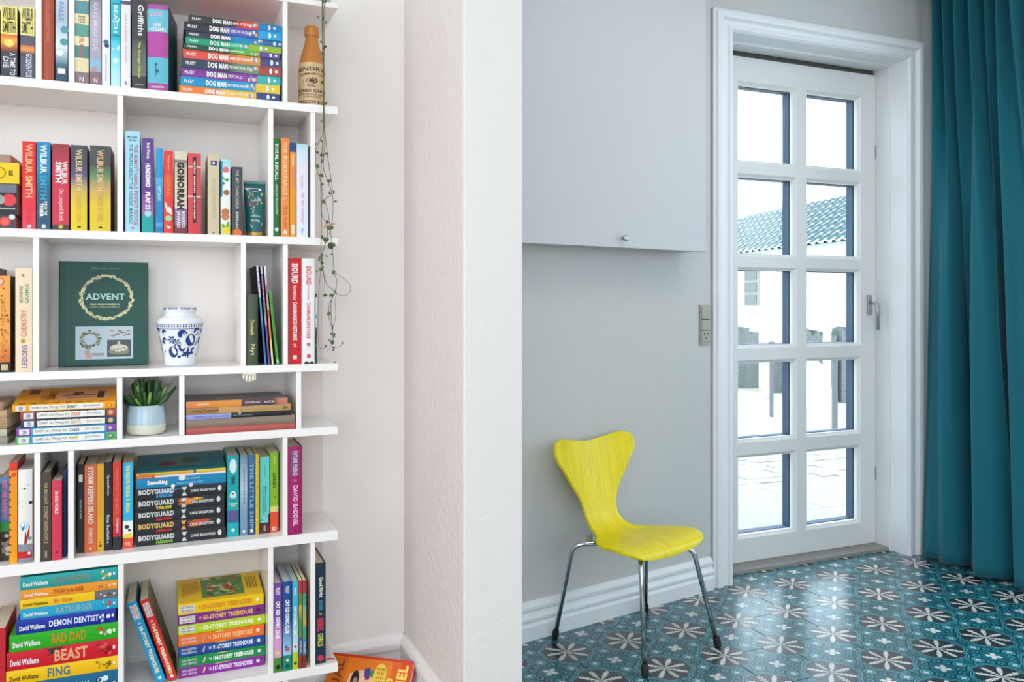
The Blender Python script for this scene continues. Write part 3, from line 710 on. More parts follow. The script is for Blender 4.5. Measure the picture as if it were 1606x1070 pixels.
# ------------------------------------------------------------------ TOP SHELF (A)
G = 'books standing on the top shelf'; W_ = '#f2f0ea'; K_ = '#20222a'
stand('A', [
 (-26, -1, 12, None, [(0, '#c9c38a'), (.3, '#3a3d44')], 0, .12, [], [], 'dark thriller spine cut off at the edge, beside the sunset thriller on the top shelf', {'side': '#5a2020'}),
 (1, 27, 10, None, [(0, '#f0e27c'), (.40, '#d9623a', 1), (.48, '#f2a640', 1), (.62, '#8a4436'), (.64, '#3f424b')], 0, .125,
  [('WILBUR', .02, .20, .8, '#3a3226', {'mode': 'cv'}), ('SMITH', .21, .38, .8, '#3a3226', {'mode': 'cv'}), ('A TIME TO', .66, .98, .34, '#e2e2e2', {'uc': .72}), ('DIE', .72, .88, .34, '#e2e2e2', {'uc': .32})], [('e', .5, .52, .3, '#fbd36a')],
  'black thriller with yellow top and orange sunset, A TIME TO DIE on its spine', {'side': '#7c1a1c'}),
 (32, 54, 11, None, [(0, '#ecdf88'), (.40, '#5a5666'), (.54, '#c9704a', 1), (.60, '#e09850', 1), (.66, '#4a4a58'), (.7, '#555968')], 0, .125,
  [('WILBUR', .02, .20, .8, '#4a4030', {'mode': 'cv'}), ('SMITH', .21, .38, .8, '#4a4030', {'mode': 'cv'}), ('GOLDEN FOX', .66, .99, .42, '#dcdce0', {'uc': .6})], [],
  'grey and pale yellow thriller with GOLDEN FOX on its spine, beside the divider', {'side': '#2e3038'}),
 (65.2, 85, None, None, '#a8503a', 1, .14, [('THE COLLECTED TALES', .12, .62, .22, '#c47a5c')], [], 'tall plain rust red hardback between the two left dividers of the top shelf', {'L': .215, 'side': '#8e3f2e'}),
 (87, 106, None, None, [(0, '#c6cbdc', 1), (.35, '#a8b8cf', 1), (.62, '#d8e6f0', 1), (.84, '#2f6474', 1), (.9, '#34506a')], 0, .13, [('FALLS', .16, .36, .4, '#7c96b8')],
  [('e', .75, .45, .35, '#4f97a2'), ('e', .7, .58, .34, '#4f97a2'), ('e', .35, .70, .3, '#e8f0f4'), ('r', .2, .8, .86, .92, '#ece0d8')], 'pale blue waterfall spine with a small cream crest near its foot', {'L': .205, 'side': '#27405c'}),
 (117, 139, None, None, [(0, '#e8dcb0'), (.12, '#5e8f94'), (.26, '#e8dcb0'), (.37, '#5f9c8c'), (.50, '#ecdfb4'), (.60, '#4f8a80'), (.73, '#e0d3a8'), (.88, '#8a7478')], 0, .12,
  [('HARPER', .04, .11, .6, '#8c8468', {'mode': 'h'}), ('TIDES', .28, .36, .5, '#8c8468', {'mode': 'h'}), ('ISLAND', .50, .72, .34, '#c8546a'), ('N', .93, .98, .3, '#e8e0e0', {'mode': 'h'})], [], 'cream and sea green banded spine just right of the second divider', {'L': .205, 'side': '#caa95a'}),
 (141, 159, None, None, [(0, '#7d8396', 1), (.3, '#b6aebd', 1), (.7, '#a8a2b2', 1), (.74, '#8fb8cc'), (.86, '#8c7078')], 0, .12, [('KATE MOSS ISLE', .10, .62, .36, '#d9cfe0'), ('N', .93, .98, .3, '#e8e0e0', {'mode': 'h'})], [('e', .4, .83, .24, '#c98a92')], 'misty grey violet spine with a pale blue patch, beside the banded one', {'L': .200}),
 (160, 172.5, None, None, '#e9e6ea', 0, .12, [('MODERN SHORT TALES', .66, .95, .22, '#b0aab4')], [('e', .5, .52, .34, '#3f6c8c'), ('e', .6, .56, .3, '#2b4b68')], 'narrow white spine with a small blue bird mark on the top shelf', {'L': .20}),
 (174, 189, None, None, [(0, '#2fb3cc'), (.5, '#46c4da', 1), (.75, '#8fdce8', 1), (.9, '#b6e2ec')], 0, .12, [('BEACH', .12, .42, .4, '#d8f4fa')], [('r', .1, .9, .10, .115, '#0f7f9c'), ('r', .1, .9, .44, .46, '#0f8aa4'), ('p', [(.1, .3), (.9, .26), (.8, .3)], '#e8fbff'), ('p', [(.1, .6), (.9, .55), (.8, .61)], '#e8fbff'), ('e', .5, .72, .3, '#d2f2f7')], 'bright turquoise water-pattern spine on the top shelf', {'L': .205}),
 (190, 204.5, None, None, [(0, '#e6dfe8'), (.06, '#5a5470'), (.1, '#e9e2e6')], 0, .12, [('THE THURSDAY GARDEN', .2, .72, .28, '#cfa6b8'), ('A', .93, .98, .3, '#5a5a68', {'mode': 'h'})], [], 'white spine with faint pink lettering beside the charcoal mystery', {'L': .205, 'pages': 'w'}),
 (207, 229, 1, None, [(0, '#3e3f45'), (.45, '#4a4e50', 1), (.6, '#5c6a62', 1), (.84, '#6f7668'), (.86, '#3c3d42')], 0, .125,
  [('Griffiths', .05, .40, .42, W_, {'uc': .62}), ('The Stranger Diaries', .47, .88, .26, '#d9cf5a', {'uc': .5}), ('quercus', .95, .97, .6, '#b8b8b8', {'mode': 'h'})], [], 'charcoal mystery with white Griffiths lettering and a yellow title line', {}),
 (231, 264, 8, None, [(0, '#a8509a'), (.055, '#69b9cc'), (.32, '#b04a9c'), (.62, '#5fb3c6'), (.92, '#a84a94')], 1, .135,
  [('ADVENTURES', .09, .14, .6, '#e8b8d8', {'mode': 'h', 'uc': .42}), ('OF MR', .22, .26, .36, W_, {'mode': 'h'}), ('HOLMES', .27, .31, .8, W_, {'mode': 'h'}), ('COLLECTORS', .955, .975, .6, W_, {'mode': 'h'})],
  [('e', .42, .70, .07, '#33646e'), ('r', .40, .44, .7, .84, '#33646e'), ('e', .47, .78, .10, '#33646e')], 'thick pink and turquoise banded hardback with dark green front cover', {'rz': -.155, 'over': 1, 'side': '#0f5a60', 'round': .004}),
], G)

DM = [  # top to bottom: left px, right px, colours, subtitle, cap colour
 (296, 442, '#3a3b42', '#e0483c', .58, '#1f7fc0', .74, 'BRAWL OF THE WILD', 'dark grey and red comic topping the horizontal stack on the top shelf'),
 (289, 442, '#33353c', '#5a58a8', .45, '#2a9fd0', .75, 'LORD OF THE FLEAS', 'black and indigo comic with sky blue end, second from the top of the stack'),
 (292, 442, '#3c4350', '#2a86c0', .50, '#2f6a9c', .80, '', 'slate and blue comic, third from the top of the horizontal stack'),
 (291, 441, '#1f9a74', '#2fb48c', .50, '#96b43c', .66, 'A TALE OF TWO', 'emerald comic with lime end, fourth from the top of the stack'),
 (289, 439, '#2f5148', '#5fae4a', .55, '#6a4a9c', .78, 'UNLEASHED', 'dark green comic with violet end, middle of the horizontal stack'),
 (287, 441, '#e05248', '#e08a44', .55, '#4a4e78', .78, 'GRIME AND PUNISHMENT', 'coral red and orange comic in the middle of the horizontal stack'),
 (286, 441, '#34465a', '#6f8a70', .55, '#a84e46', .77, 'FOR WHOM THE BALL ROLLS', 'slate blue comic with brick red end, fourth from the bottom of the stack'),
 (284, 440, '#7d3c94', '#8c4aa4', .60, '#3fb0ae', .76, 'FETCH-22', 'purple comic with aqua end, third from the bottom of the stack'),
 (283, 439, '#1790c4', '#1f9acb', .60, '#e3c23c', .75, 'MOTHERING HEIGHTS', 'sky blue comic with yellow end, second from the bottom of the stack'),
 (281, 438.5, '#e87e34', '#eeb53c', .45, '#3a4a80', .76, 'SCARLET SHEDDER', 'orange and yellow comic with navy end at the bottom of the stack')]
items = []
for i, (pl, pr, c0, c1, m1, c2, m2, sub, lab) in enumerate(DM):
    art = [('e', m2 - .04 * (1 if i % 2 else 1.3), 0, 0, c2)][:0]
    rr = random.Random(i)
    art = []
    for k, cc in enumerate(('#e8a050', '#d8d8e4', '#6aa0c8', '#e8c880')):
        art.append(('e', rr.uniform(.3, .7), m2 - .02 - .022 * k, .24, cc, 's', .012))
    art.append(('e', .5, m2 + .12, .34, '#d8e4ee', 's', .016)); art.append(('r', .35, .65, m2 + .165, m2 + .19, W_))
    tx = [('PILKEY', .035, .13, .34, W_), ('DOG MAN', .25, .45, .62, W_, {'bold': .05})]
    if sub: tx.append((sub, .465, min(.465 + .010 * len(sub) + .06, m2 - .08), .34, W_))
    items.append((pl, pr, [(0, c0), (m1 * .8, c0, 1), (m1, c1), (m2, c2)], 1, .145, tx, art, lab, {'pages': 'w', 'round': .0012, 'dy': rr.uniform(0, .004)}))
stack('A', 289, [21, 32, 45.5, 55.5, 66, 74.5, 88.5, 103, 117, 131, 143], items, 'comic hardbacks stacked flat on the top shelf')

# stoneware bottle
def lathe_obj(name, prof, material, parent, n=48, colors=False, colf=None):
    mb = MB(); mb.lathe(prof, n, colf=colf); return mb.build(name, material, parent, smooth=True, colors=colors, weld=True)
Yb_ = YB + .055; Zb_ = Zopt(489, Yb_); bx = Xp(489, Yb_); mpp = Zb_ / FPX
bt = empty('stoneware_bottle', (bx, Yb_, SH['A'][0] + .0003)); tag(bt, 'tall tan and cream stoneware ginger beer bottle on the top shelf', 'bottle')
HB = 130 * mpp; rb = 20.5 * mpp
tan_ = mat('tan_salt_glaze', '#c07a34', .25); noisebump(tan_, 30, .1, .001, colvar=.1); cream_ = mat('cream_stoneware_glaze', '#d3b48a', .3); noisebump(cream_, 30, .1, .001, colvar=.06)
lathe_obj('body', [(0, 0), (rb * .96, 0), (rb, .003), (rb, HB * .42), (rb * .985, HB * .50), (rb * .95, HB * .53)], cream_, bt)
lathe_obj('shoulder', [(rb * .951, HB * .529), (rb * .88, HB * .58), (rb * .76, HB * .66), (rb * .62, HB * .74), (rb * .52, HB * .80), (rb * .46, HB * .85), (rb * .46, HB * .872)], tan_, bt)
lathe_obj('lip', [(rb * .46, HB * .866), (rb * .53, HB * .868), (rb * .56, HB * .885), (rb * .54, HB * .955), (rb * .50, HB * .985), (rb * .40, HB * .996), (rb * .25, HB), (0, HB)], tan_, bt)
tx = MB(); face_a = atan2(-Yb_, -bx)
def wrap(st, z, h, arc, bold=.02, curve=0):
    vs, fs, asp = text_geo(st, bold); a0 = face_a - arc / 2
    tx.mesh([((rb + .0004) * cos(a0 + arc * x), (rb + .0004) * sin(a0 + arc * x), z + h * y + curve * (1 - (2 * x - 1) ** 2)) for x, y in vs], fs, lin('#4a3524'))
wrap("HENDRY'S", HB * .405, .0105, 2.9, .02, .004); wrap('DUMBARTON', HB * .36, .006, 2.0, .02, .003); wrap('REAL', HB * .235, .0055, .7)
wrap('STONED GINGER', HB * .17, .008, 2.8, .03); wrap('BREWED BOTTLES MAKERS', HB * .135, .004, 2.6); wrap('CONTENTS', HB * .105, .004, 1.4); wrap('GLASGOW ROAD', HB * .035, .0085, 2.9, .03)
for k in range(3):
    pts = ell(0, 0, .45 - .12 * k, .008 - .002 * k, 14)
    tx.poly([((rb + .0004 + k * .0001) * cos(face_a + u), (rb + .0004 + k * .0001) * sin(face_a + u), HB * .31 + v) for u, v in pts], lin('#4a3524' if k != 1 else '#b89468'))
for sgn in (-1, 1):
    for q in range(3): tx.poly([((rb + .0004) * cos(face_a + u), (rb + .0004) * sin(face_a + u), HB * (.30 - .02 * q) + v) for u, v in ((sgn * .65, 0), (sgn * 1.1, 0), (sgn * 1.1, .0012), (sgn * .65, .0012))], lin('#4a3524'))
tx.build('printed_lettering', M['ink'], bt, colors=True)

# ------------------------------------------------------------------ SECOND SHELF (B)
G = 'books on the second shelf'
# small flat stack cut by the left edge
def loose_stack(row, specs, group):
    z = SH[row][0]
    for (x0, x1, t, col, hard, dep, texts, art, label, ex) in specs:
        Y = YB + ex.get('y', .01)
        b = Book('hardback_book' if hard else 'paperback_book', t, x1 - x0, dep, col, hard, side=ex.get('side'), pages=ex.get('pages', '#e3d6bd'))
        for T in texts: b.text(*T[:5], **(T[5] if len(T) > 5 else {}))
        deco(b, art); r = b.done(); r.location = (x1, Y + b.bulge, z + .0003); r.matrix_world = Matrix.Translation(r.location) @ Matrix.Rotation(ex.get('rz', 0), 4, 'Z') @ Matrix.Rotation(-pi / 2, 4, 'Y')
        z += t + .0005; tag(r, label, 'book', group)
xa = Xp(27, YB + .01)
def zt_(y, px=10, Y=YB + .01): return zp(px, y, Y)
zB = SH['B'][0]; a1, a2, a3, a4 = zB, zt_(337), zt_(288), zt_(255)
loose_stack('B', [
 (xa - .19, xa - .004, a2 - a1 - .0005, [(0, '#8c8c86'), (.6, '#44424a')], 0, .125, [], [('e', .5, .90, .36, '#e0483c'), ('e', .5, .90, .22, '#f26a5a'), ('e', .85, .97, .2, '#d8d6cc')], 'grey and black thriller with a red dot at the bottom of the cut-off stack', {'side': '#3a3a40'}),
 (xa - .185, xa, a3 - a2 - .0005, [(0, '#25272c'), (.7, '#25272c')], 0, .125, [], [('r', .72, 1, .5, .99, '#6d7384'), ('e', .48, .92, .20, '#e23b42'), ('e', .48, .82, .16, '#9aa39c'), ('r', .18, .22, .4, .98, '#b8b2a4')], 'black thriller with a red dot lying under the yellow book', {'y': .012, 'side': '#6d7384'}),
 (xa - .19, xa + .004, a4 - a3 - .0005, '#e9c514', 0, .13, [('02', .90, .94, .26, '#4a3d14', {'bold': .05}), ('CIRCUIT', .5, .76, .5, '#6a5410')], [('e', .5, .81, .28, '#6a5410'), ('e', .5, .81, .24, '#e9c514', 's', None, 1)], 'bright yellow book lying on top of the cut-off stack', {'y': .008}),
], 'flat stack cut off beside the red thriller')
b = Book('paperback_book', .022, .10, .12, '#a08a7c', 0); r = b.done(); r.matrix_world = Matrix.Translation((xa - .018, YB + .05, a4 + .001)) @ Matrix.Rotation(-.05, 4, 'Z') @ Matrix.Rotation(-pi / 2, 4, 'Y')
tag(r, 'small brownish book lying on the bright yellow one', 'book', G)
stand('B', [
 (35, 56, 222, None, [(0, '#dd2a28'), (.55, '#e43440'), (.8, '#e2404e')], 0, .12, [('WILBUR SMITH', .03, .64, .5, '#f2b27c', {'uc': .5, 'bold': .03}), ('THE TRIUMPH', .66, .94, .4, '#d8344a'), ('S', .955, .98, .24, W_, {'mode': 'h'})], [('r', .38, .64, .955, .985, W_)], 'bright red thriller with peach capitals, first in the row of five thick thrillers', {}),
 (57.5, 79, 223, None, [(0, '#1786b8'), (.28, '#1a86b4', 1), (.55, '#24607e', 1), (.8, '#2b5470')], 0, .12, [('WILBUR', .03, .36, .48, '#dfe9ee', {'bold': .03}), ('SMITH', .38, .66, .48, '#35a0bc', {'bold': .03}), ('EYE OF THE', .68, .84, .22, W_, {'uc': .66}), ('TIGER', .70, .86, .28, W_, {'uc': .36, 'bold': .04})], [('r', .38, .64, .945, .985, W_)], 'blue thriller with white and teal capitals beside the bright red one', {}),
 (82, 108.5, 226, None, [(0, '#8e3440', 1), (.3, '#cc3348'), (.9, '#c23a48'), (.94, '#4a3a40')], 0, .125, [('WILBUR', .20, .47, .34, '#e9dada', {'uc': .72, 'bold': .03}), ('SMITH', .21, .45, .36, W_, {'uc': .36, 'bold': .04}), ('On Leopard Rock', .52, .90, .36, '#f4d8d8', {'uc': .5, 'bold': .0})], [('e', .5, .965, .14, '#c8b84a')], 'crimson hardback with white block capitals and a script title', {}),
 (111, 136.5, 228, None, [(0, '#4b4b52'), (.22, '#4b4858', 1), (.36, '#5c5480', 1), (.55, '#cdb352', 1), (.75, '#e3c622')], 0, .12, [('WILBUR SMITH', .05, .53, .42, '#e0bf92', {'bold': .02}), ('GOLDEN LION', .58, .9, .3, '#d0a848')], [('r', .4, .62, .95, .97, '#3a3420')], 'grey to yellow thriller with gold capitals, narrower of the two yellow-footed ones', {'side': '#1e1c1c'}),
 (141, 173.5, 229, None, [(0, '#4c4d4c'), (.24, '#50594e', 1), (.36, '#648a5e', 1), (.5, '#c4a060', 1), (.7, '#dfc02a')], 0, .12, [('WILBUR SMITH', .05, .53, .32, '#e4b487', {'bold': .02}), ('THOSE IN PERIL', .56, .9, .26, '#caa040')], [('r', .42, .60, .95, .97, '#3a3420')], 'grey to yellow thriller with green haze, the thickest book left of the divider', {'side': '#2b2718', 'rz': -.02}),
 (196.5, 219.5, 206, None, '#a4d3e4', 0, .13, [('THE ALMOST NEARLY PERFECT PEOPLE', .13, .93, .26, '#b25a80', {'uc': .72}), ('THE TRUTH ABOUT THE NORDIC MIRACLE', .13, .92, .24, '#2c7c94', {'uc': .38}), ('MICHAEL', .05, .07, .7, '#2c6474', {'mode': 'h'}), ('BOOTH', .08, .10, .5, '#2c6474', {'mode': 'h'})], [('e', .5, .96, .12, '#c888a8')], 'tall light blue spine with two lines of pink and teal capitals', {'side': '#1f7f96'}),
 (223, 241, 217, None, [(0, '#5e3f88'), (.6, '#7a4c98', 1), (.8, '#a06cac', 1), (.84, '#1ba09e')], 0, .12, [('Rob Piercy', .05, .22, .36, W_), ('HUNDEBAND', .27, .52, .44, W_, {'bold': .05}), ('PLAF 22', .57, .76, .42, W_, {'bold': .05})], [('e', .5, .80, .3, '#9fd4dc')], 'purple paperback with teal foot and white jagged lettering', {'side': '#2fa09e'}),
 (244.5, 255, 233, None, [(0, '#2c94cc'), (.35, '#5cb0dc', 1), (.65, '#1f82c4'), (.88, '#4aa6da'), (.93, '#1f7cc0')], 0, .12, [('SKY DAYS', .45, .62, .4, '#d4ecf8')], [], 'thin sky blue paperback between the purple and orange-red ones', {}),
 (257, 271.5, 237, None, [(0, '#dd3d34'), (.3, '#e0562e', 1), (.6, '#e23f36')], 0, .12, [('Orange Season', .05, .24, .3, '#f6b070'), ('COOKING', .28, .55, .4, '#ee8a2c')], [('p', [(.1, .62), (.8, .70), (.9, .78), (.3, .74), (.1, .66)], '#f0e4dc'), ('e', .5, .82, .36, '#8fd49a'), ('p', [(.2, .9), (.8, .93), (.5, .95)], W_)], 'red-orange paperback with a white and mint drawing at its foot', {}),
 (274, 293, 238, None, [(0, '#d8cdb8'), (.10, '#8e8272'), (.14, '#b8ab98', 1), (.4, '#dccfb4', 1), (.66, '#d6cab4'), (.70, '#8c6c94'), (.9, '#7a3a44')], 0, .12, [('GOMORRAH', .13, .71, .62, '#2a2624', {'bold': .06}), ('ROBERTO', .73, .93, .3, W_, {'uc': .7}), ('SAVIANO', .73, .93, .3, W_, {'uc': .32})], [], 'cream and black paperback with large GOMORRAH lettering', {}),
 (295, 315, 241, None, [(0, '#d84a50'), (.14, '#d84a50'), (.155, '#e8b89c'), (.175, '#d84a50'), (.51, '#d84a50'), (.525, '#e8c89c'), (.545, '#d24048')], 0, .125, [('FREDERIK', .09, .26, .13, W_), ('MANDEN BAG', .28, .49, .13, W_), ('BOGEN', .53, .62, .13, W_), ('EN ROMAN', .64, .82, .13, W_)], [('r', .36, .64, .04, .86, '#2c2a2c', 's', 0)], 'salmon red paperback with a long black title strip', {'side': '#a82c2c'}),
 (326, 344, 242, None, '#cfc0a0', 0, .12, [('THE FORGOTTEN LETTERS OF', .3, .8, .26, '#b8a27c', {'bold': 0})], [('r', .25, .8, .08, .14, '#4a4a7a'), ('e', .5, .11, .12, '#d8d4e0'), ('e', .5, .98, .08, '#4a4438')], 'plain beige spine with a small indigo label on the second shelf', {}),
 (346, 361, 250, None, [(0, '#a8d8dc'), (.12, '#eef0e6'), (.5, '#e8eadc'), (.86, '#c8d48a')], 0, .12, [], [('r', 0, .2, .03, .5, '#2284a4'), ('e', .55, .14, .34, '#e0707c'), ('p', [(.1, .22), (.9, .26), (.7, .30), (.1, .25)], '#3a9c50'), ('e', .6, .44, .32, '#9a6a48'), ('e', .5, .70, .42, '#b8744a'), ('e', .5, .76, .42, '#c68454'), ('p', [(.1, .86), (.9, .82), (.8, .90), (.3, .93)], '#4aa040'), ('e', .6, .94, .4, '#f0d030'), ('e', .3, .32, .16, '#3a8c60')], 'white spine painted with brown nuts and green leaves', {'side': '#1a7c9c'}),
 (363.5, 380.5, 262, None, '#45484f', 0, .12, [('THE ART CONNOISSEUR', .04, .62, .30, '#b9b7ac'), ('HANNAH', .66, .90, .28, '#d8d0c0')], [('e', .5, .965, .4, '#e07030')], 'short dark grey paperback with an orange disc at its foot', {'side': '#3a3c44'}),
 (429.6, 438.5, 217, None, '#1f6c3c', 1, .14, [('TOTAL RECALL', .05, .43, .6, '#dfe8dc', {'bold': .04}), ('ARNOLD BIOGRAPHY', .47, .78, .42, '#bcd8c0')], [('e', .5, .93, .34, '#dfe8dc')], 'thin dark green hardback with white capitals, right of the divider', {'round': .001}),
 (440.5, 454, 217, None, [(0, '#e88a40'), (.6, '#e8924a')], 0, .13, [('THE INHERITANCE', .04, .58, .46, '#f8dcb4', {'bold': .02}), ('TESS PARK', .68, .92, .42, '#d06428')], [('p', [(.45, .60), (.55, .60), (.4, .64)], W_), ('e', .5, .955, .22, '#f6e4d0')], 'orange paperback with cream capitals beside the dark green hardback', {}),
 (455, 464, 224, None, [(0, '#1c4a8c'), (.1, '#e49a20'), (.14, '#e8981c')], 0, .12, [('SUNNY', .13, .25, .4, '#f4d8e0'), ('SIDE UP', .27, .48, .4, '#d87a9c')], [('r', .25, .75, .87, .97, '#f0dcc0')], 'narrow orange-yellow spine with a blue head', {}),
 (465.5, 483, 226, None, [(0, '#a8d4e4', 1), (.1, '#cfe0ea', 1), (.3, '#e6e0ea', 1), (.8, '#dfe6f0')], 0, .13, [('Karen Blixen', .34, .48, .3, '#e0a8c4', {'bold': 0}), ('Mit livs eventyr', .52, .86, .34, '#d86a9c', {'bold': 0}), ('No 1', .91, .96, .3, '#7a8cc0', {'bold': 0})], [], 'pale blue and white spine with pink script on the second shelf', {'pages': 'w'}),
 (484, 486.6, 230, None, '#2a3440', 0, .13, [], [], 'very thin dark blue booklet squeezed against the last divider', {}),
], G)
# cosmetic tube standing on its cap
Yt_ = YB + .03; tb = empty('hand_cream_tube', (Xp(400, Yt_), Yt_ + .012, zB)); tag(tb, 'teal flower-printed hand cream tube standing on its golden cap', 'tube')
mpp = Zopt(400, Yt_) / FPX; wT = 15.5 * mpp; hT = 84 * mpp
gold = mat('golden_cap', '#c99a52', .35, .6); teal = mat('teal_tube', '#14646a', .35)
lathe_obj('cap', [(0, .0003), (12 * mpp, .0003), (12.5 * mpp, .001), (12.5 * mpp, .0115), (11.8 * mpp, .012), (0, .012)], gold, tb, 32)
mb = MB(); n = 28; lv = 10
for i in range(lv + 1):
    f = i / lv; z = .0122 + (hT - .0122) * f; rx = 12.4 * mpp + (16.8 - 12.4) * mpp * f; ry = 12.2 * mpp * (1 - f ** 1.3) + .0012
    for k in range(n): a = 2 * pi * k / n; mb.v.append((rx * cos(a), ry * sin(a), z))
for i in range(lv):
    for k in range(n): mb.f.append((i * n + k, i * n + (k + 1) % n, (i + 1) * n + (k + 1) % n, (i + 1) * n + k)); mb.c.append((1, 1, 1, 1))
mb.f.append(tuple(lv * n + k for k in range(n))); mb.c.append((1, 1, 1, 1))
mb.build('tube_body', teal, tb, smooth=True)
def tube_pt(u, f, off=.0005):                        # u -1..1 across the front, f 0..1 up
    z = .0122 + (hT - .0122) * f; rx = 12.4 * mpp + (16.8 - 12.4) * mpp * f; ry = 12.2 * mpp * (1 - f ** 1.3) + .0012
    return (rx * u, -ry * sqrt(max(0, 1 - u * u)) - off, z)
mb = MB()
def tshape(pts, col, o=.0006): mb.poly([tube_pt(u, f, o) for u, f in pts], lin(col))
tshape([(-.95, .90), (-.5, .90), (0, .90), (.5, .90), (.6, .90), (.6, .86), (0, .83), (-.8, .86)], '#e8ecea')
for k in range(30):
    rr = random.Random(k); u, f = rr.uniform(-.8, .8), rr.uniform(.04, .82); c_ = rr.choice(['#e6cf6a', '#9fc4a0', '#d88a98', '#c8d8c8', '#3f9a8c', '#b04a5c'])
    for q in range(2): tshape(ell(u + rr.uniform(-.06, .06), f + rr.uniform(-.03, .03), .07, .022, 6), c_, .0006 + .00005 * k)
for st, f0, f1, w in (('RITUALS', .62, .66, .4), ('HAND BALM', .30, .33, .5), ('FLORA', .2, .25, .5)):
    vs, fs, asp = text_geo('GARDEN' if st == 'RITUALS' else st, .02); mb.mesh([tube_pt((x - .5) * 2 * w, f0 + (f1 - f0) * y, .003) for x, y in vs], fs, lin('#cfe0da'))
mb.build('printed_flowers', M['ink'], tb, colors=True)
mb = MB(); mb.box(-16.9 * mpp, 16.9 * mpp, -.0014, .0014, hT - .001, hT + .006); mb.build('crimp', mat('tube_crimp', '#5a8478', .4), tb, bevel=.0004)

# ------------------------------------------------------------------ THIRD SHELF (C)
G = 'books on the third shelf'
stand('C', [
 (-22, -4, 420, 583, '#5e3a22', 0, .12, [], [], 'brown book cut off at the frame edge on the third shelf', {}),
 (-2, 16, 433, 584, [(0, '#eda34a'), (.7, '#ef9a3c', 1), (.88, '#d06a2c'), (.9, '#22242c')], 0, .125, [('GOLDEN AUTUMN', .25, .82, .3, '#c8843c', {'uc': .35})], [('sc', 26, .12, .86, ['#a84a24', '#5a3820', '#c8602c'], .2), ('e', .1, .06, .4, '#d85a6a'), ('e', .1, .06, .26, '#f4c490', 's', None, 1), ('r', .2, .8, .92, .98, '#c8b878')], 'orange book speckled with autumn leaves, black at its foot', {'side': '#a03a2c'}),
 (24, 50.5, 421, 584.5, [(0, '#ecd3b4'), (.5, '#efd5b6')], 1, .13, [('LESSONS', .74, .96, .34, '#7c6a94', {'mode': 'u', 'uc': .55}), ('CHEMISTRY', .40, .66, .34, '#d8705c', {'mode': 'u', 'uc': .5}), ('BONNIE', .17, .33, .22, '#7c8474', {'mode': 'u', 'uc': .34}), ('GARMUS', .15, .34, .22, '#5aa080', {'mode': 'u', 'uc': .68})], [('r', .34, .56, .68, .72, '#b8982c'), ('e', .45, .07, .10, '#9c9488')], 'cream hardback with coral and green letters, reading upwards beside the divider', {'side': '#4ab0a0', 'round': .001}),
], G)
# big green cookbook facing out
Yc = Yfrom(160, 574.5, SH['C'][0]) ; xl_, xr_ = Xp(92, Yc), Xp(232.5, Yc); hA = zp(162, 411.5, Yc) - SH['C'][0]
ad = empty('hardback_book', (xl_, Yc, SH['C'][0] + .0018), (R(-3.0), 0, R(.8))); tag(ad, 'dark green ADVENT craft book standing face out on the third shelf', 'book', G)
wA = xr_ - xl_
mb = MB(); g1, g2 = lin('#1f5148'), lin('#24594f')
mb.box(0, wA, 0, .0028, 0, hA, g1); mb.box(0, wA, .0252, .028, 0, hA, g1); mb.box(-.0008, .0028, 0, .028, 0, hA, lin('#174038'))
mb.build('cover', M['cover'], ad, colors=True, bevel=.0006)
mb = MB(); mb.box(.003, wA - .004, .003, .025, .004, hA - .004); mb.build('page_block', M['pagesw'], ad)
ar = MB()
def ap(pts, col, o=.0003): ar.poly([(u * wA, -o, hA * (1 - v)) for u, v in pts], lin(col))
ap([(.055, 0), (.062, 0), (.062, 1), (.055, 1)], '#163c36')
rr = random.Random(7)
for k in range(118):                                   # golden wreath of leaves and berries
    a = 2 * pi * k / 118 + rr.uniform(-.03, .03); rx, rv = .285 * (1 + rr.uniform(-.05, .06)), .203 * (1 + rr.uniform(-.05, .06)); uc, vc = .525 + rx * cos(a), .345 + rv * sin(a)
    ang = a + pi / 2 + rr.uniform(-.9, .9); l_, w_ = .034, .0125; du, dv_ = cos(ang), sin(ang)
    ap([(uc - du * l_, vc - dv_ * l_ * .8), (uc - dv_ * w_, vc + du * w_ * .8), (uc + du * l_, vc + dv_ * l_ * .8), (uc + dv_ * w_, vc - du * w_ * .8)], rr.choice(['#dcd6a8', '#cfd09c', '#e4dcae', '#b8b884']), .0003 + k * 1e-6)
    if rr.random() < .3: ap(ell(uc, vc, .009, .0075, 7), rr.choice(['#c9909a', '#e4dcae', '#d8c08c']), .00045)
ap([(.18, .625), (.825, .625), (.825, .94), (.18, .94)], '#b9cfdb', .0004)
ap([(.19, .635), (.50, .635), (.50, .93), (.19, .93)], '#bccbd8', .0005); ap([(.53, .635), (.81, .635), (.81, .735), (.53, .735)], '#c4cad0', .0005); ap([(.53, .755), (.80, .755), (.80, .92), (.53, .92)], '#54595a', .0005)
for k in range(90):
    a = rr.uniform(0, 2 * pi); q = rr.uniform(.75, 1.2); ap(ell(.345 + .10 * q * cos(a), .75 + .075 * q * sin(a), .014, .010, 6), rr.choice(['#5c7a4a', '#7c8c58', '#9aa080', '#4a5c40', '#8a7a68', '#a8b090']), .0006 + k * 1e-6)
ap([(.28, .86), (.33, .84), (.36, .93), (.30, .93)], '#c8a08c', .0007); ap([(.36, .88), (.5, .88), (.5, .91), (.36, .91)], '#a4a0a8', .0007)
for k in range(16): ap(ell(rr.uniform(.56, .78), rr.uniform(.66, .72), .022, .006, 6), rr.choice(['#6c7074', '#8a8e92', '#9c8478']), .0006 + k * 1e-6)
ap(ell(.665, .835, .105, .035, 16), '#d6d4c4', .0007); ap(ell(.665, .87, .12, .03, 16), '#8c8c74', .00065); ap([(.65, .77), (.675, .77), (.68, .81), (.645, .81)], '#c4d0a8', .0008)
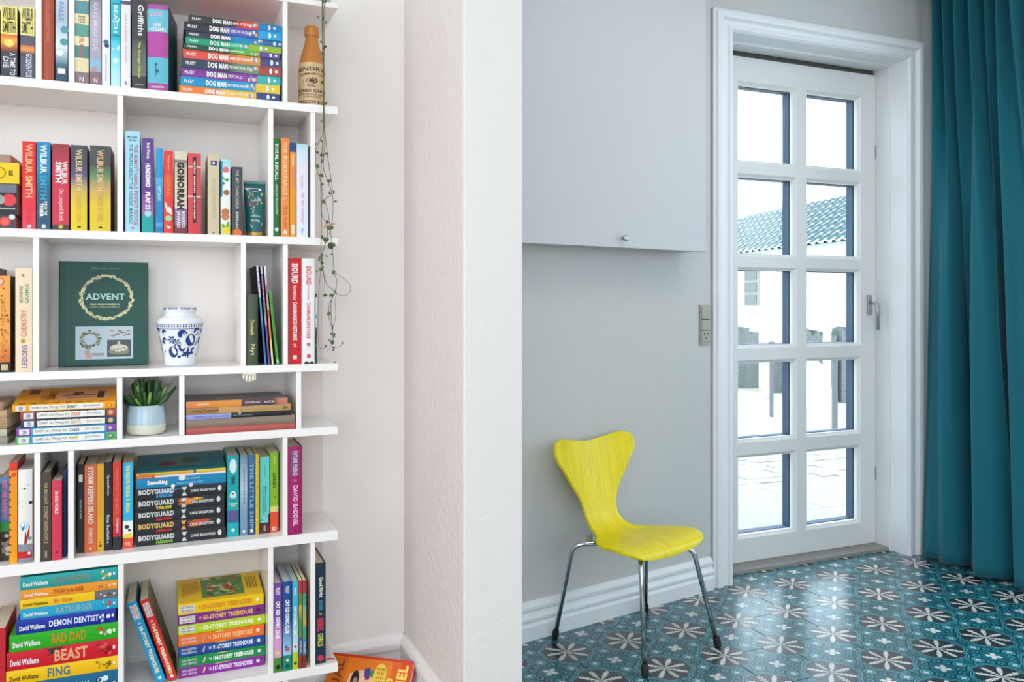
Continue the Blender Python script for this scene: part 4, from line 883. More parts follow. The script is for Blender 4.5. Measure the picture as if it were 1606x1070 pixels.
for k in range(22): ap(ell(rr.uniform(.57, .77), rr.uniform(.82, .87), .010, .006, 6), rr.choice(['#b86a6c', '#e8e6dc', '#6c7c4c', '#a49c84']), .0009 + k * 1e-6)
ar.build('cover_art', M['ink'], ad, colors=True)
tx = MB()
def at_(st, u0, u1, v0, v1, col, bold=.01, o=.0006):
    vs, fs, asp = text_geo(st, bold); tx.mesh([((u0 + (u1 - u0) * x) * wA, -o, hA * (1 - (v1 + (v0 - v1) * y))) for x, y in vs], fs, lin(col))
at_('ADVENT', .29, .73, .305, .368, '#b9dcd6', .03); at_('Gaven i naturens materialer fra', .34, .67, .40, .421, '#dcd8b0', .02); at_('atelier til juletradition', .34, .67, .428, .449, '#dcd8b0', .02)
at_('BIRGIT VINGE', .355, .52, .056, .066, '#b4c8b8'); at_('JULIE HOLM', .545, .68, .056, .066, '#b4c8b8')
tx.build('title_lettering', M['ink'], ad, colors=True)

# blue and white jar
Yv = YB + .085; mpp = Zopt(282, Yv) / FPX; vs_ = empty('porcelain_jar', (Xp(282.5, Yv), Yv, SH['C'][0] + .0003)); tag(vs_, 'blue and white porcelain jar beside the green face-out book', 'vase')
porc = mat('white_porcelain', '#eef0f4', .12); blue = mat('cobalt_blue_glaze', '#1f3f86', .2)
VP = [(0, 0), (22.5, 0), (23.5, 1), (23.5, 13), (24, 15), (26.5, 27), (30.5, 48), (33.5, 62), (34.3, 68), (33.0, 73), (28, 78), (23.2, 81), (22, 83.5), (22.2, 85), (24.2, 87), (24.4, 91), (23.2, 92), (21, 91.5), (19.5, 86), (0, 84)]
VP = [(r * mpp, z * mpp * .975) for r, z in VP]; lathe_obj('jar_body', VP, porc, vs_, 56)
def vr(z):
    for (r0, z0), (r1, z1) in zip(VP[2:14], VP[3:15]):
        if z0 <= z <= z1: return r0 + (r1 - r0) * (z - z0) / max(1e-9, z1 - z0)
    return VP[10][0]
fa = atan2(-Yv, -Xp(282, Yv)); ptn = MB(); seq = [0]
DISC = [(19 + d, 41) for d in (-69, 0, 69, -138)] + [(-13 + d, 22) for d in (-69, 0, 69, 138)]
def vshape(pts, o=.0005, free=False):                             # pts in photo-like px around the front: (across, up)
    mx_ = sum(p[0] for p in pts) / len(pts); my_ = sum(p[1] for p in pts) / len(pts)
    if not free and any((mx_ - a) ** 2 + (my_ - b) ** 2 < 11.5 ** 2 for a, b in DISC): return
    vshape_(pts, o)
def vshape_(pts, o=.0005):                             # pts in photo-like px around the front: (across, up)
    seq[0] += 1; out = []
    for a_, z_ in pts:
        z = z_ * mpp * .975; r = vr(z); s_ = a_ / 33.0; out.append(((r + o) * cos(fa + s_), (r + o) * sin(fa + s_), z))
    ptn.poly(out)
rr = random.Random(3)
for rep in range(3):                                   # same motif three times round
    off = rep * 69 - 69
    for (cx_, cy_, rx_, ry_) in ((18, 41, 9.0, 9.6), (-13, 22.5, 9.2, 9.2)): vshape(ell(off + cx_, cy_, rx_, ry_, 20), free=True)
    for (cx_, cy_) in ((-14, 42), (-6, 37)):
        for k in range(6): a = k * pi / 3; vshape([(off + cx_, cy_), (off + cx_ + 6 * cos(a - .3), cy_ + 5 * sin(a - .3)), (off + cx_ + 8.5 * cos(a), cy_ + 7 * sin(a)), (off + cx_ + 6 * cos(a + .3), cy_ + 5 * sin(a + .3))])
    for (cx_, cy_, r0, a0, a1) in ((4, 50, 6, 0, 4.2), (4, 50, 3, 1, 4.5), (28, 54, 5, 0, 3.6), (4, 30, 5, 2, 6), (10, 25, 5, 3.4, 7), (-28, 40, 4, 0, 5), (8, 14.5, 4, 0, 3), (-2, 18, 3.5, 2, 6), (26, 24, 4, 1, 5), (19, 16, 4, 0, 4), (30, 36, 3, 0, 5), (-26, 53, 3.4, 0, 4)):
        n = 9
        for k in range(n - 1):
            t0, t1 = a0 + (a1 - a0) * k / (n - 1), a0 + (a1 - a0) * (k + 1) / (n - 1); w0 = 2.0 * sin(pi * (k + .2) / n) + .3; w1 = 2.0 * sin(pi * (k + 1.2) / n) + .3
            vshape([(off + cx_ + (r0 - w0) * cos(t0), cy_ + (r0 - w0) * sin(t0)), (off + cx_ + (r0 + w0) * cos(t0), cy_ + (r0 + w0) * sin(t0)), (off + cx_ + (r0 + w1) * cos(t1), cy_ + (r0 + w1) * sin(t1)), (off + cx_ + (r0 - w1) * cos(t1), cy_ + (r0 - w1) * sin(t1))])
    for k in range(16):
        cx_, cy_ = off + rr.uniform(-33, 33), rr.uniform(15, 55); a = rr.uniform(0, pi); vshape([(cx_ - 3.2 * cos(a), cy_ - 3 * sin(a)), (cx_ - sin(a) * 1.1, cy_ + cos(a) * 1.1), (cx_ + 3.2 * cos(a), cy_ + 3 * sin(a)), (cx_ + sin(a) * 1.1, cy_ - cos(a) * 1.1)])
    for k in range(17):                                # lettered band under the shoulder
        c0 = off - 33 + k * 4.1; vshape([(c0, 61.5), (c0 + 1.1, 61.5), (c0 + 1.1, 67), (c0, 67)])
        if k % 2: vshape([(c0 + 1, 66), (c0 + 3.4, 66), (c0 + 3.4, 67), (c0 + 1, 67)]); vshape([(c0 + 1, 61.5), (c0 + 3, 63), (c0 + 3, 64), (c0 + 1, 62.5)])
        vshape([(c0, 58.6), (c0 + 3.5, 58.6), (c0 + 3.5, 59.6), (c0, 59.6)])
ptn.build('painted_pattern', blue, vs_)
mb = MB(); n = 40
for k in range(n):
    if k % 5 == 4: continue
    a0, a1 = 2 * pi * k / n, 2 * pi * (k + .9) / n; r = 24.7 * mpp; mb.poly([(r * cos(a0), r * sin(a0), 87.2 * mpp), (r * cos(a1), r * sin(a1), 87.2 * mpp), (r * cos(a1), r * sin(a1), 89.2 * mpp), (r * cos(a0), r * sin(a0), 89.2 * mpp)])
mb.build('rim_pattern', blue, vs_)

stand('C', [
 (387, 404.5, 462, 576, '#47543f', 1, .11, [('Pioneer', .20, .62, .0, '#d8cc7c')][:0] + [('Danmark', .36, .58, .34, '#d8cc84', {'mode': 'd'}), ('Nyt', .70, .86, .5, '#d8cc84', {'mode': 'd'})], [('e', .5, .95, .08, '#26301f')], 'moss green cloth book with gold lettering beside the leaning magazines', {'side': '#3c4834', 'round': .003}),
], G)
# leaning magazines
def leaning(row, pb, pt_, yt, yb, t, dep, col, texts, art, label, name='magazine', cat='magazine', ex={}, group='magazines leaning on the third shelf'):
    zs = SH[row][0]; Y = YB + ex.get('y', .012); xb = Xp(pb, Y); xt = Xp(pt_, Y); zt2 = zp(pt_, yt, Y); H = zt2 - zs; ang = atan2(xt - xb, H)
    L = H / cos(ang); b = Book(name, t, L, min(dep, YW - .014 - Y), col, ex.get('hard', 0), side=ex.get('side'), pages=ex.get('pages', 'w'))
    for T in texts: b.text(*T[:5], **(T[5] if len(T) > 5 else {}))
    deco(b, art); r = b.done(); lift = t * sin(abs(ang)) if ang > 0 else 0
    r.location = (xb, Y + b.bulge, zs + .0004 + (t * sin(ang) if ang > 0 else 0)); r.rotation_euler = (0, ang, 0)
    if ang > 0: pass
    tag(r, label, cat, group); return r
# (the books lean to the left: top further left than the foot)
leaning('C', 415.5, 402, 417, 572, .0042, .16, [(0, '#d8dce4'), (.3, '#c8ccd8'), (.32, '#2d86c4'), (.6, '#1f78c0'), (.9, '#3a8cd0')], [('MAGAZINE', .34, .56, .6, '#9cd0f0')], [('sc', 8, .05, .3, ['#5a5078', '#b85a5c', '#3a4a90'], .6)], 'thin magazine with a bright blue spine, leaning nearest the moss green book', ex={'side': '#2f3038', 'y': .010})
leaning('C', 421, 408.5, 418, 572, .0040, .16, [(0, '#cfc8d8'), (.08, '#6a4a94'), (.35, '#88805c'), (.5, '#b8a8b8'), (.6, '#6c4c90')], [('WINTER ISSUE', .1, .34, .6, '#e4dcf0')], [('sc', 14, .35, .95, ['#a89868', '#5a3c78', '#d0c8d8'], .6)], 'thin purple and olive magazine, second of the leaning ones', ex={'side': '#584070', 'y': .010})
leaning('C', 426.5, 414, 417, 572, .0040, .16, [(0, '#e8e2ea'), (.2, '#d89aa4'), (.45, '#b03a44'), (.52, '#e87c2c'), (.75, '#ecc84c'), (.85, '#e6dfc4')], [('SUMMER', .1, .3, .6, '#8a4a6c')], [], 'thin magazine with pink, red and orange spine, third of the leaning ones', ex={'side': '#c8a8a8', 'y': .010})
leaning('C', 434, 421.5, 457, 573, .0060, .14, '#4c9c3c', [('GREENHOUSE YEARBOOK', .1, .7, .35, '#3a7c30')], [('r', .2, .8, .93, .98, '#cfe0c4')], 'green booklet leaning against the right end of the magazines', 'paperback_book', 'book', {'y': .010}, G)
stand('C', [
 (452.5, 472.5, 405, 571, '#cf1f26', 1, .15, [('SIGURD', .05, .24, .52, W_, {'bold': .04}), ('fortæller', .26, .40, .26, W_), ('DANMARKSHISTORIE', .42, .78, .34, W_, {'bold': .04}), ('2', .81, .84, .3, W_, {'mode': 'h'})], [('r', .35, .65, .92, .955, W_)], 'red Danish history hardback with white capitals on the third shelf', {'pages': 'w', 'round': .0012}),
 (473, 493.5, 406, 571.5, '#e9eaec', 1, .15, [('SIGURD', .07, .25, .40, '#e04a5c', {'bold': .03}), ('fortæller', .26, .40, .2, '#e08a94'), ('DANMARKSHISTORIE', .42, .76, .30, '#dd4a56', {'bold': .03}), ('1', .80, .83, .26, '#d84a58', {'mode': 'h'})], [('r', .38, .66, .91, .945, '#d8404e'), ('sc', 5, .985, .995, ['#303030'], .3)], 'white Danish history hardback with red capitals beside the last divider', {'pages': 'w', 'round': .0012}),
], G)
r = Book('paperback_book', .004, .17, .14, [(0, '#26282a'), (.05, '#d8e0dc'), (.3, '#7cc0a8'), (.36, '#dfe2df'), (.5, '#3a4038')], 0, side='#e4e6e4')
deco(r, [('sc', 26, .3, .98, ['#222624', '#4a5448', '#1c1e1e', '#8a9a8c'], .9)])
for k in range(22):
    q = random.Random(k); u, v = q.uniform(.03, .8), q.uniform(.3, .95); r.shape([(u, v), (u + .03, v + .03), (u + .05, v + .10), (u + .01, v + .08)], q.choice(['#2c332c', '#46524a', '#1f2221']), 'c', k % 4)
o = r.done(); o.location = (Xp(494.3, YB + .006) + .0005, YB + .008, SH['C'][0] + .0003); tag(o, 'thin white booklet with black brush marks, outermost on the third shelf', 'book', G)
# small row of cream pegs under the board
oc = empty('cream_pegs', (Xp(391, YB + .008), YB + .008, SH['C'][1])); tag(oc, 'little row of cream pegs hanging under the third shelf', 'ornament')
iv = mat('cream_satin', '#f6eed6', .4)
for (dx, w, h) in ((-.0125, .0045, .013), (-.006, .0055, .0195), (.001, .005, .021), (.0085, .0055, .020), (.0135, .0035, .017)):
    mb = MB(); mb.tube([(dx, 0, 0), (dx, 0, -h * .5), (dx, 0, -h * .9), (dx, 0, -h)], [w * .5, w * .6, w * .55, w * .3], 10); mb.build('finger', iv, oc, smooth=True)
boxo('base', (-.015, .015, -.006, .006, -.0035, -.0002), iv, oc, bevel=.001)

# ------------------------------------------------------------------ FOURTH SHELF (D)
G = 'books on the fourth shelf'
xd = Xp(12.5, YB + .03)
loose_stack('D', [
 (xd - .17, xd, .0165, '#8d8a80', 1, .15, [], [('r', 0, 1, .0, .02, '#5a564e')], 'grey hardback at the bottom of the cut-off stack on the fourth shelf', {'y': .022, 'rz': -.05, 'side': '#6d6a62'}),
 (xd - .17, xd - .001, .015, '#b9b4a4', 1, .15, [], [], 'pale grey hardback, second from the bottom of the cut-off stack', {'y': .022, 'rz': -.045, 'side': '#8a8578'}),
 (xd - .17, xd - .002, .024, '#a88c68', 0, .13, [], [('r', .2, .25, .5, .99, '#8a6f4e')], 'thick tan paperback in the middle of the cut-off stack on the fourth shelf', {'y': .03, 'rz': -.08}),
 (xd - .17, xd - .002, .015, '#b89a7c', 0, .13, [], [], 'light brown paperback near the top of the cut-off stack on the fourth shelf', {'y': .03, 'rz': -.08}),
 (xd - .165, xd - .011, .017, '#a87c66', 0, .12, [], [], 'reddish brown paperback topping the cut-off stack on the fourth shelf', {'y': .035, 'rz': -.05}),
], 'flat stack cut off on the fourth shelf')
def wimpy(c0, c1, sub, subc, end, endd, lab):
    art = [('r', .14, .86, .03, .13, '#dfe2e6'), ('r', .12, .88, .165, .88, '#eceae2'), ('e', .5, .08, .28, '#9aa0a8'), ('e', .5, .94, .34, end), ('e', .5, .94, .2, endd, 's', None, 1)]
    for q in range(9): art.append(('e', .92, .18 + q * .085, .10, c1))
    return [(0, c0), (.145, c1), (.90, c0)], [('DIARY of a Wimpy Kid', .185, .50, .42, '#4a4a50', {'bold': .0}), (sub, .52, .62, .42, subc, {'bold': .02}), ('JEFF KINNEY', .68, .85, .34, '#84848c', {'bold': 0})], art
wk = []
for (pl, pr, c0, c1, sub, sc_, e0, e1, lab, hard) in (
 (19, 181, '#eea31c', '#f2ac22', 'THE DIARY', '#3a3a3a', '#e87040', '#f0c040', 'yellow-orange comic diary topping the stack beside the succulent'),
 (32, 182, '#9a4a3c', '#3a3440', 'LAST STRAW', '#d85a3a', '#c88a5c', '#e0a070', 'brown-red comic diary, second in the stack beside the succulent'),
 (33, 182, '#34445c', '#2a3c50', 'DOG DAYS', '#d88a4a', '#b89a74', '#d8b88a', 'dark blue-grey comic diary in the middle of the stack beside the succulent'),
 (25, 182, '#8a3ca8', '#3a9ed0', 'CABIN', '#3a5a8a', '#2a7ec0', '#d8b85a', 'blue comic diary with violet edges, second from the bottom of its stack'),
 (24, 182, '#4cb04c', '#2a8ec4', 'THIRD', '#c0a82c', '#2a6aa0', '#c8c04a', 'blue comic diary with bright green edges at the bottom of its stack')) and [
 (19, 181, '#eea31c', '#f2ac22', 'DIARY', '#3a3a3a', '#e87040', '#f0c040', 'yellow-orange comic diary topping the stack beside the succulent', 0),
 (32, 182, '#9a4a3c', '#3a3440', 'STRAW', '#d85a3a', '#c88a5c', '#e0a070', 'brown-red comic diary, second in the stack beside the succulent', 0),
 (33, 182, '#34445c', '#2a3c50', 'DAYS', '#d88a4a', '#b89a74', '#d8b88a', 'dark blue-grey comic diary in the middle of the stack beside the succulent', 0),
 (25, 182, '#8a3ca8', '#3a9ed0', 'CABIN', '#3a5a8a', '#2a7ec0', '#d8b85a', 'blue comic diary with violet edges, second from the bottom of its stack', 0),
 (24, 182, '#4cb04c', '#2a8ec4', 'WHEEL', '#c0a82c', '#2a6aa0', '#c8c04a', 'blue comic diary with bright green edges at the bottom of its stack', 0)]:
    bands, tx_, art = wimpy(c0, c1, sub, sc_, e0, e1, lab); 
    if not wk:
        art += [('r', .18, .80, .40, .92, '#e0a878', 'c'), ('r', .62, .95, .10, .20, '#7a3a1c', 'c'), ('r', .1, .6, .24, .30, '#c88a3c', 'c'), ('ct', 'DIARY', .25, .8, .30, .38, '#5a2c14')]
        for q in range(8): art.append(('r', .03, .07, .06 + q * .11, .12 + q * .11, '#8a3a20', 'c'))
        art += [('r', .25, .7, .80, .87, '#4a1c14', 'c', 1), ('r', .45, .5, .45, .78, '#5a3424', 'c', 1), ('r', .3, .34, .5, .74, '#7a4a34', 'c', 1), ('e', .6, .6, .1, '#6a4430', 'c', .06, 1)]
    wk.append((pl, pr, bands, 0, .15, tx_, art, lab, {'side': c0 if not wk else c1, 'tilt': 0 if wk else .13}))
stack('D', 100, [632.5, 644, 657, 669.5, 682, 695], wk, 'comic diaries stacked flat beside the succulent', base_y=694)

# succulent in a two-tone pot
Yp = YB + .062; mpp = Zopt(229.5, Yp) / FPX; sp_ = empty('potted_succulent', (Xp(229.5, Yp), Yp, SH['D'][0] + .0003)); tag(sp_, 'small green succulent in a round pale blue and cream pot', 'plant')
potb = mat('pale_blue_glaze', '#b4cbd8', .15); potc = mat('cream_speckled_stoneware', '#dcdccb', .45)
lathe_obj('pot_base', [(0, .0), (20 * mpp, 0), (25 * mpp, 1.2 * mpp), (28 * mpp, 6 * mpp), (28.6 * mpp, 12 * mpp), (28.5 * mpp, 16 * mpp)], potc, sp_)
lathe_obj('pot_glaze', [(28.5 * mpp, 16 * mpp), (28.5 * mpp, 17 * mpp), (28.0 * mpp, 26 * mpp), (26.6 * mpp, 36 * mpp), (24.8 * mpp, 45 * mpp), (24.2 * mpp, 46 * mpp), (23.4 * mpp, 45.5 * mpp), (23.6 * mpp, 40 * mpp)], potb, sp_)
lathe_obj('soil', [(0, 42.5 * mpp), (23.7 * mpp, 42.3 * mpp)], M['soil'], sp_, 24)
rr = random.Random(12)
for k in range(56):
    a = rr.uniform(0, 2 * pi); tilt = rr.uniform(.15, 1.3) * (1 if k > 6 else .3); L_ = rr.uniform(22, 40) * mpp * (1.0 if tilt > .4 else 1.0); r0 = rr.uniform(2, 13) * mpp
    p0 = Vector((r0 * cos(a), r0 * sin(a), 41 * mpp)); d_ = Vector((cos(a) * sin(tilt), sin(a) * sin(tilt), cos(tilt))); p1 = p0 + d_ * L_ * .5; p2 = p0 + (d_ + Vector((0, 0, .25))) * L_ * .92
    w = rr.uniform(2.0, 3.2) * mpp; mb = MB(); mb.tube([p0, p0 + d_ * L_ * .22, p1, p2, p2 + (p2 - p1) * .12], [w * .5, w * .9, w, w * .8, w * .2], 7)
    mb.build('leaf', M['succ2'] if k % 7 == 0 else M['succ'], sp_, smooth=True)
stack('D', 340, [628.5, 640.5, 652, 661, 676, 687.5], [
 (291.8, 451, [(0, '#d8855a', 1), (.2, '#e08a38', 1), (.5, '#dc9040'), (.535, '#5a4048', 1), (.85, '#4c3c48', 1), (.92, '#c47a66')], 0, .15, [('WINNER', .10, .22, .34, '#f4dcc0'), ('FORGOTTEN TALES', .57, .72, .3, '#e4d8d4'), ('ALICE M', .76, .86, .3, '#e4d8d4')], [('e', .95, .5, .01, W_), ('r', .1, .9, .1, .9, '#76706c', 'c'), ('r', .3, .5, .3, .6, '#9a9088', 'c', 1)], 'orange and brown paperback topping the flat stack right of the succulent', {'side': '#7d746e'}),
 (292, 456, [(0, '#a47a48'), (.3, '#c8985c'), (.5, '#b4905c')], 0, .15, [('Living Treasure', .05, .30, .52, '#5a3a1c', {'bold': .02}), ('ELN', .92, .97, .4, '#4a3420')], [], 'tan paperback with brown title, second in the flat stack right of the succulent', {}),
 (292, 456, [(0, '#98a0d8'), (.42, '#1c2024')], 0, .15, [('DETECTIVE ON LOVE', .07, .40, .4, '#5a62b0'), ('MURAKAMI', .44, .62, .36, '#7a8084')], [('e', .92, .5, .3, '#9aa0a0')], 'half lavender, half black paperback in the flat stack right of the succulent', {}),
 (292, 463, '#8c7a6c', 1, .16, [], [('e', .15, .5, .12, '#a88c74'), ('e', .19, .5, .16, '#a88c74')], 'taupe cloth hardback, second from the bottom of the flat stack', {}),
 (292, 463.5, '#b45a54', 1, .16, [], [], 'dusty red cloth hardback at the bottom of the flat stack', {}),
], 'flat stack right of the succulent', base_y=686)

# ------------------------------------------------------------------ FIFTH SHELF (E)
G = 'books on the fifth shelf'
stand('E', [
 (-18, -1.5, 760, 884, '#c8c428', 0, .12, [], [], 'yellow-green paperback cut off at the edge of the fifth shelf', {}),
 (0, 14, 749, 880, [(0, '#4a86c4'), (.52, '#3a78b8'), (.54, '#2a9c50'), (.65, '#3c3c3c')], 0, .12, [('FUTURE RATBOY', .03, .50, .56, '#e87a9a', {'bold': .03})], [('sc', 14, .68, .97, ['#c8c4b8', '#1c1c1c', '#8a8680'], .6)], 'blue paperback with pink capitals, a green band and a black and white foot', {}),
 (14.5, 27, 726, 884, [(0, '#d83a28'), (.08, '#f09420'), (.9, '#f0a01c')], 0, .125, [], [('e', .15, .15 + .0, .12, '#5a3418')] + [('e', .12, .14 + k * .075, .13, '#6a4018') for k in range(11)] + [('e', .6, .12, .34, '#d84a28')], 'tall orange spine with a red head and dark notches', {'side': '#b81c2c'}),
 (28, 50, 737, 883.5, [(0, '#e9e6e2'), (.80, '#8a8e98'), (.88, '#c81f30'), (.95, '#8a8e98')], 1, .14, [], [('p', [(.1, .18), (.4, .20), (.8, .15), (.5, .22)], '#5a6034'), ('p', [(.0, .35), (.3, .33), (.62, .37), (.3, .40)], '#3a4a8c'), ('e', .9, .36, .14, '#2c2c30'), ('e', .42, .60, .34, '#a8d0e0'), ('p', [(.25, .64), (.5, .58), (.45, .63), (.3, .66)], '#2a5a9c', 's', 1), ('p', [(.45, .80), (.5, .68), (.85, .60), (.8, .70), (.6, .80)], '#9c2c34'), ('e', .85, .74, .14, '#7a9c98'), ('e', .8, .9, .12, '#e8e0e0', 's', None, 1)], 'thick white hardback with small painted feathers and a red band', {'side': '#e4e0da', 'pages': 'w', 'round': .004}),
 (64, 80, 741, 887.5, '#4a4038', 1, .135, [('THE MERCHANT', .12, .36, .32, '#b8a074', {'bold': .02}), ('CONSTANTINOPLE', .38, .80, .40, '#b8a070', {'bold': .02}), ('CORFIX', .88, .96, .24, '#c8c0b0')], [], 'dark brown hardback with gold capitals beside the pink-red one', {'side': '#2c2824', 'round': .001}),
 (81, 96.5, 754, 885, '#d03a50', 0, .125, [('IN GOD WORLD', .14, .42, .36, '#f4dada', {'bold': .03})], [('e', .5, .9, .16, '#7a2430')], 'pink-red paperback with short white title, next to the dark brown one', {}),
 (98, 104, 738, 874, '#22406c', 1, .13, [], [('e', .7, .6, .3, '#3a5a80')], 'dark navy hardback in the shade behind the pink-red one', {'side': '#1c3660'}),
 (121.5, 131, 728.5, 868, '#2a2c30', 0, .12, [('THE ONE WE KNEW', .40, .62, .28, '#d0d0d0')], [('r', .2, .85, .12, .20, '#d8d8c8')], 'thin black paperback with a pale label, first right of the second divider', {}),
 (132.5, 151.5, 729, 866.5, [(0, '#d8704a'), (.5, '#dc6a3c'), (.9, '#e06c3c')], 0, .125, [('STORM KEEPERS ISLAND', .03, .68, .46, '#f2e2d4', {'uc': .52, 'bold': .04}), ('CATHERINE DOYLE', .72, .90, .34, '#f0dccc')], [('e', .5, .955, .10, '#f0dccc')], 'salmon orange paperback with cream capitals on the fifth shelf', {}),
 (152, 163, 728, 864.5, '#e6aa1c', 0, .12, [('NIGHT FLIGHT', .2, .6, .25, '#cc9418')], [('e', .5, .94, .2, '#4a3410'), ('e', .4, .90, .12, '#6a4a14')], 'narrow golden yellow paperback between the salmon and black ones', {}),
 (163.5, 175.5, 725, 863.5, '#25272d', 0, .12, [('Speechless', .15, .38, .36, '#d8d8dc'), ('Kate Darbishire', .60, .92, .34, '#d8d8dc')], [], 'black paperback with small white words between the yellow and red ones', {}),
 (177, 190, 725, 863, [(0, '#d33c30'), (.72, '#c42840'), (.85, '#2c3038')], 0, .12, [('THE BOY AT THE BACK', .06, .60, .36, '#e8784c', {'bold': .02}), ('ONJALI', .64, .80, .4, '#f0c4cc', {'bold': .03})], [], 'red paperback with orange title and a black foot', {}),
 (192.5, 208.5, 726, 860.5, [(0, '#2bb0dc'), (.68, '#eef0ea'), (.86, '#e8cc3c'), (.88, '#e0503c')], 0, .125, [('THE PERSON', .03, .24, .42, '#e4e07c', {'bold': .03}), ('FINDS A MAN', .26, .58, .42, '#d8e06c', {'bold': .03}), ('NO', .92, .97, .5, '#f4c8b8', {'mode': 'h'})], [('e', .4, .75, .22, '#2a3038'), ('e', .65, .79, .14, '#2a3038'), ('r', .1, .9, .83, .86, '#e8cc3c')], 'sky blue paperback with lime title, next to the stack of black thrillers', {}),
], G)
bg_ = []
bg_.append((214, 354, [(0, '#e8a03c', 1), (.1, '#e0b030'), (.6, '#dcc040'), (.63, '#3a6a9c'), (.66, '#e6c42c')], 0, .15, [('MARVELLOUS', .03, .2, .5, '#c04030')], [('r', .02, .98, 0, 1, '#237a86', 'c', 0), ('e', .5, .5, .34, '#547a74', 'c', .26), ('e', .42, .34, .14, '#7a3a40', 'c', .10, 1), ('e', .55, .62, .16, '#34604e', 'c', .12, 1), ('r', .1, .25, .1, .9, '#1b6c7a', 'c', 1)], 'teal-covered yellow-spined paperback topping the stack on the fifth shelf', {'side': '#237a86', 'tilt': .11}))
bg_.append((214, 354, [(0, '#d8482c'), (.2, '#e4dcec'), (.6, '#e8e0ee')], 0, .145, [('READY STEADY', .01, .17, .6, '#f4d0a0')], [], 'very thin red and lilac booklet, second in the stack on the fifth shelf', {}))
bg_.append((213.5, 354.5, '#1880ae', 0, .15, [('Something', .12, .34, .56, W_, {'bold': .05}), ('BEAUTIFUL SHINING', .46, .70, .16, '#9cd4ea', {'uc': .72}), ('IS ABOUT TO HAPPEN TODAY', .44, .74, .16, '#9cd4ea', {'uc': .3})], [('e', .86, .5, .3, '#dceef6'), ('e', .94, .55, .12, '#d05a5a'), ('e', .03, .6, .22, '#e8c8d8'), ('e', .06, .4, .2, '#f0f0f4')], 'bright blue paperback with a white wavy title above the black thrillers', {}))
for (w, wc, ac, ac2, lab) in (('RANSOM', '#4a9ad0', '#1c5a94', '#2b6aa4', 'black thriller with blue streaks, topmost of the five black ones'), ('TARGET', '#e6d83c', '#e0a020', '#e8762c', 'black thriller with a yellow and orange burst, second of the five black ones'), ('ASSASSIN', '#d82c34', '#8a1c24', '#3a3c40', 'black thriller with a dull red streak, middle one of the five black ones'), ('AMBUSH', '#d83430', '#d8402c', '#a85a28', 'black thriller with a bright red splash, fourth of the five black ones'), ('FUGITIVE', '#8ac43c', '#3c4a38', '#2c2e30', 'black thriller with a green second title at the bottom of the stack')):
    art = [('e', .69 - .4, .5, .3, ac)][:0]; rr = random.Random(len(w) * 3)
    if w in ('TARGET', 'AMBUSH', 'RANSOM'):
        for q in range(7):
            v = (.62 if w == 'TARGET' else (.72 if w == 'AMBUSH' else .38)) + rr.uniform(-.10, .08); u = rr.uniform(.25, .8); art.append(('p', [(u, v - .09), (u + .12, v), (u, v + .09), (u - .12, v)], rr.choice([ac, ac2]), 's', 0))
    art += [('p', [(.1, .50), (.5, .525), (.9, .50), (.9, .56), (.5, .535), (.1, .56)], '#cfcfca' if w != 'AMBUSH' else '#e0a850', 's', 2), ('r', .42, .58, .515, .545, '#2a2c30', 's', 3), ('e', .55, .93, .26, '#d8d8d8', 's', .022)]
    bg_.append((213, 353 + (1 if w in ('RANSOM', 'FUGITIVE') else -1), '#26282d', 0, .125, [('BODYGUARD', .03, .42, .46, '#c8c8c6' if w != 'AMBUSH' else '#d8b060', {'uc': .68, 'bold': .05}), (w, .22, .40, .26, wc, {'uc': .22, 'bold': .05}), ('CHRIS BRADFORD', .60, .88, .26, '#d4d4d2', {'bold': .03})], art, lab, {}))
stack('E', 284, [738.5, 743.5, 747, 762.5, 780, 798, 815.5, 833.5, 851.5], bg_, 'flat stack of paperbacks on the fifth shelf', base_y=851)
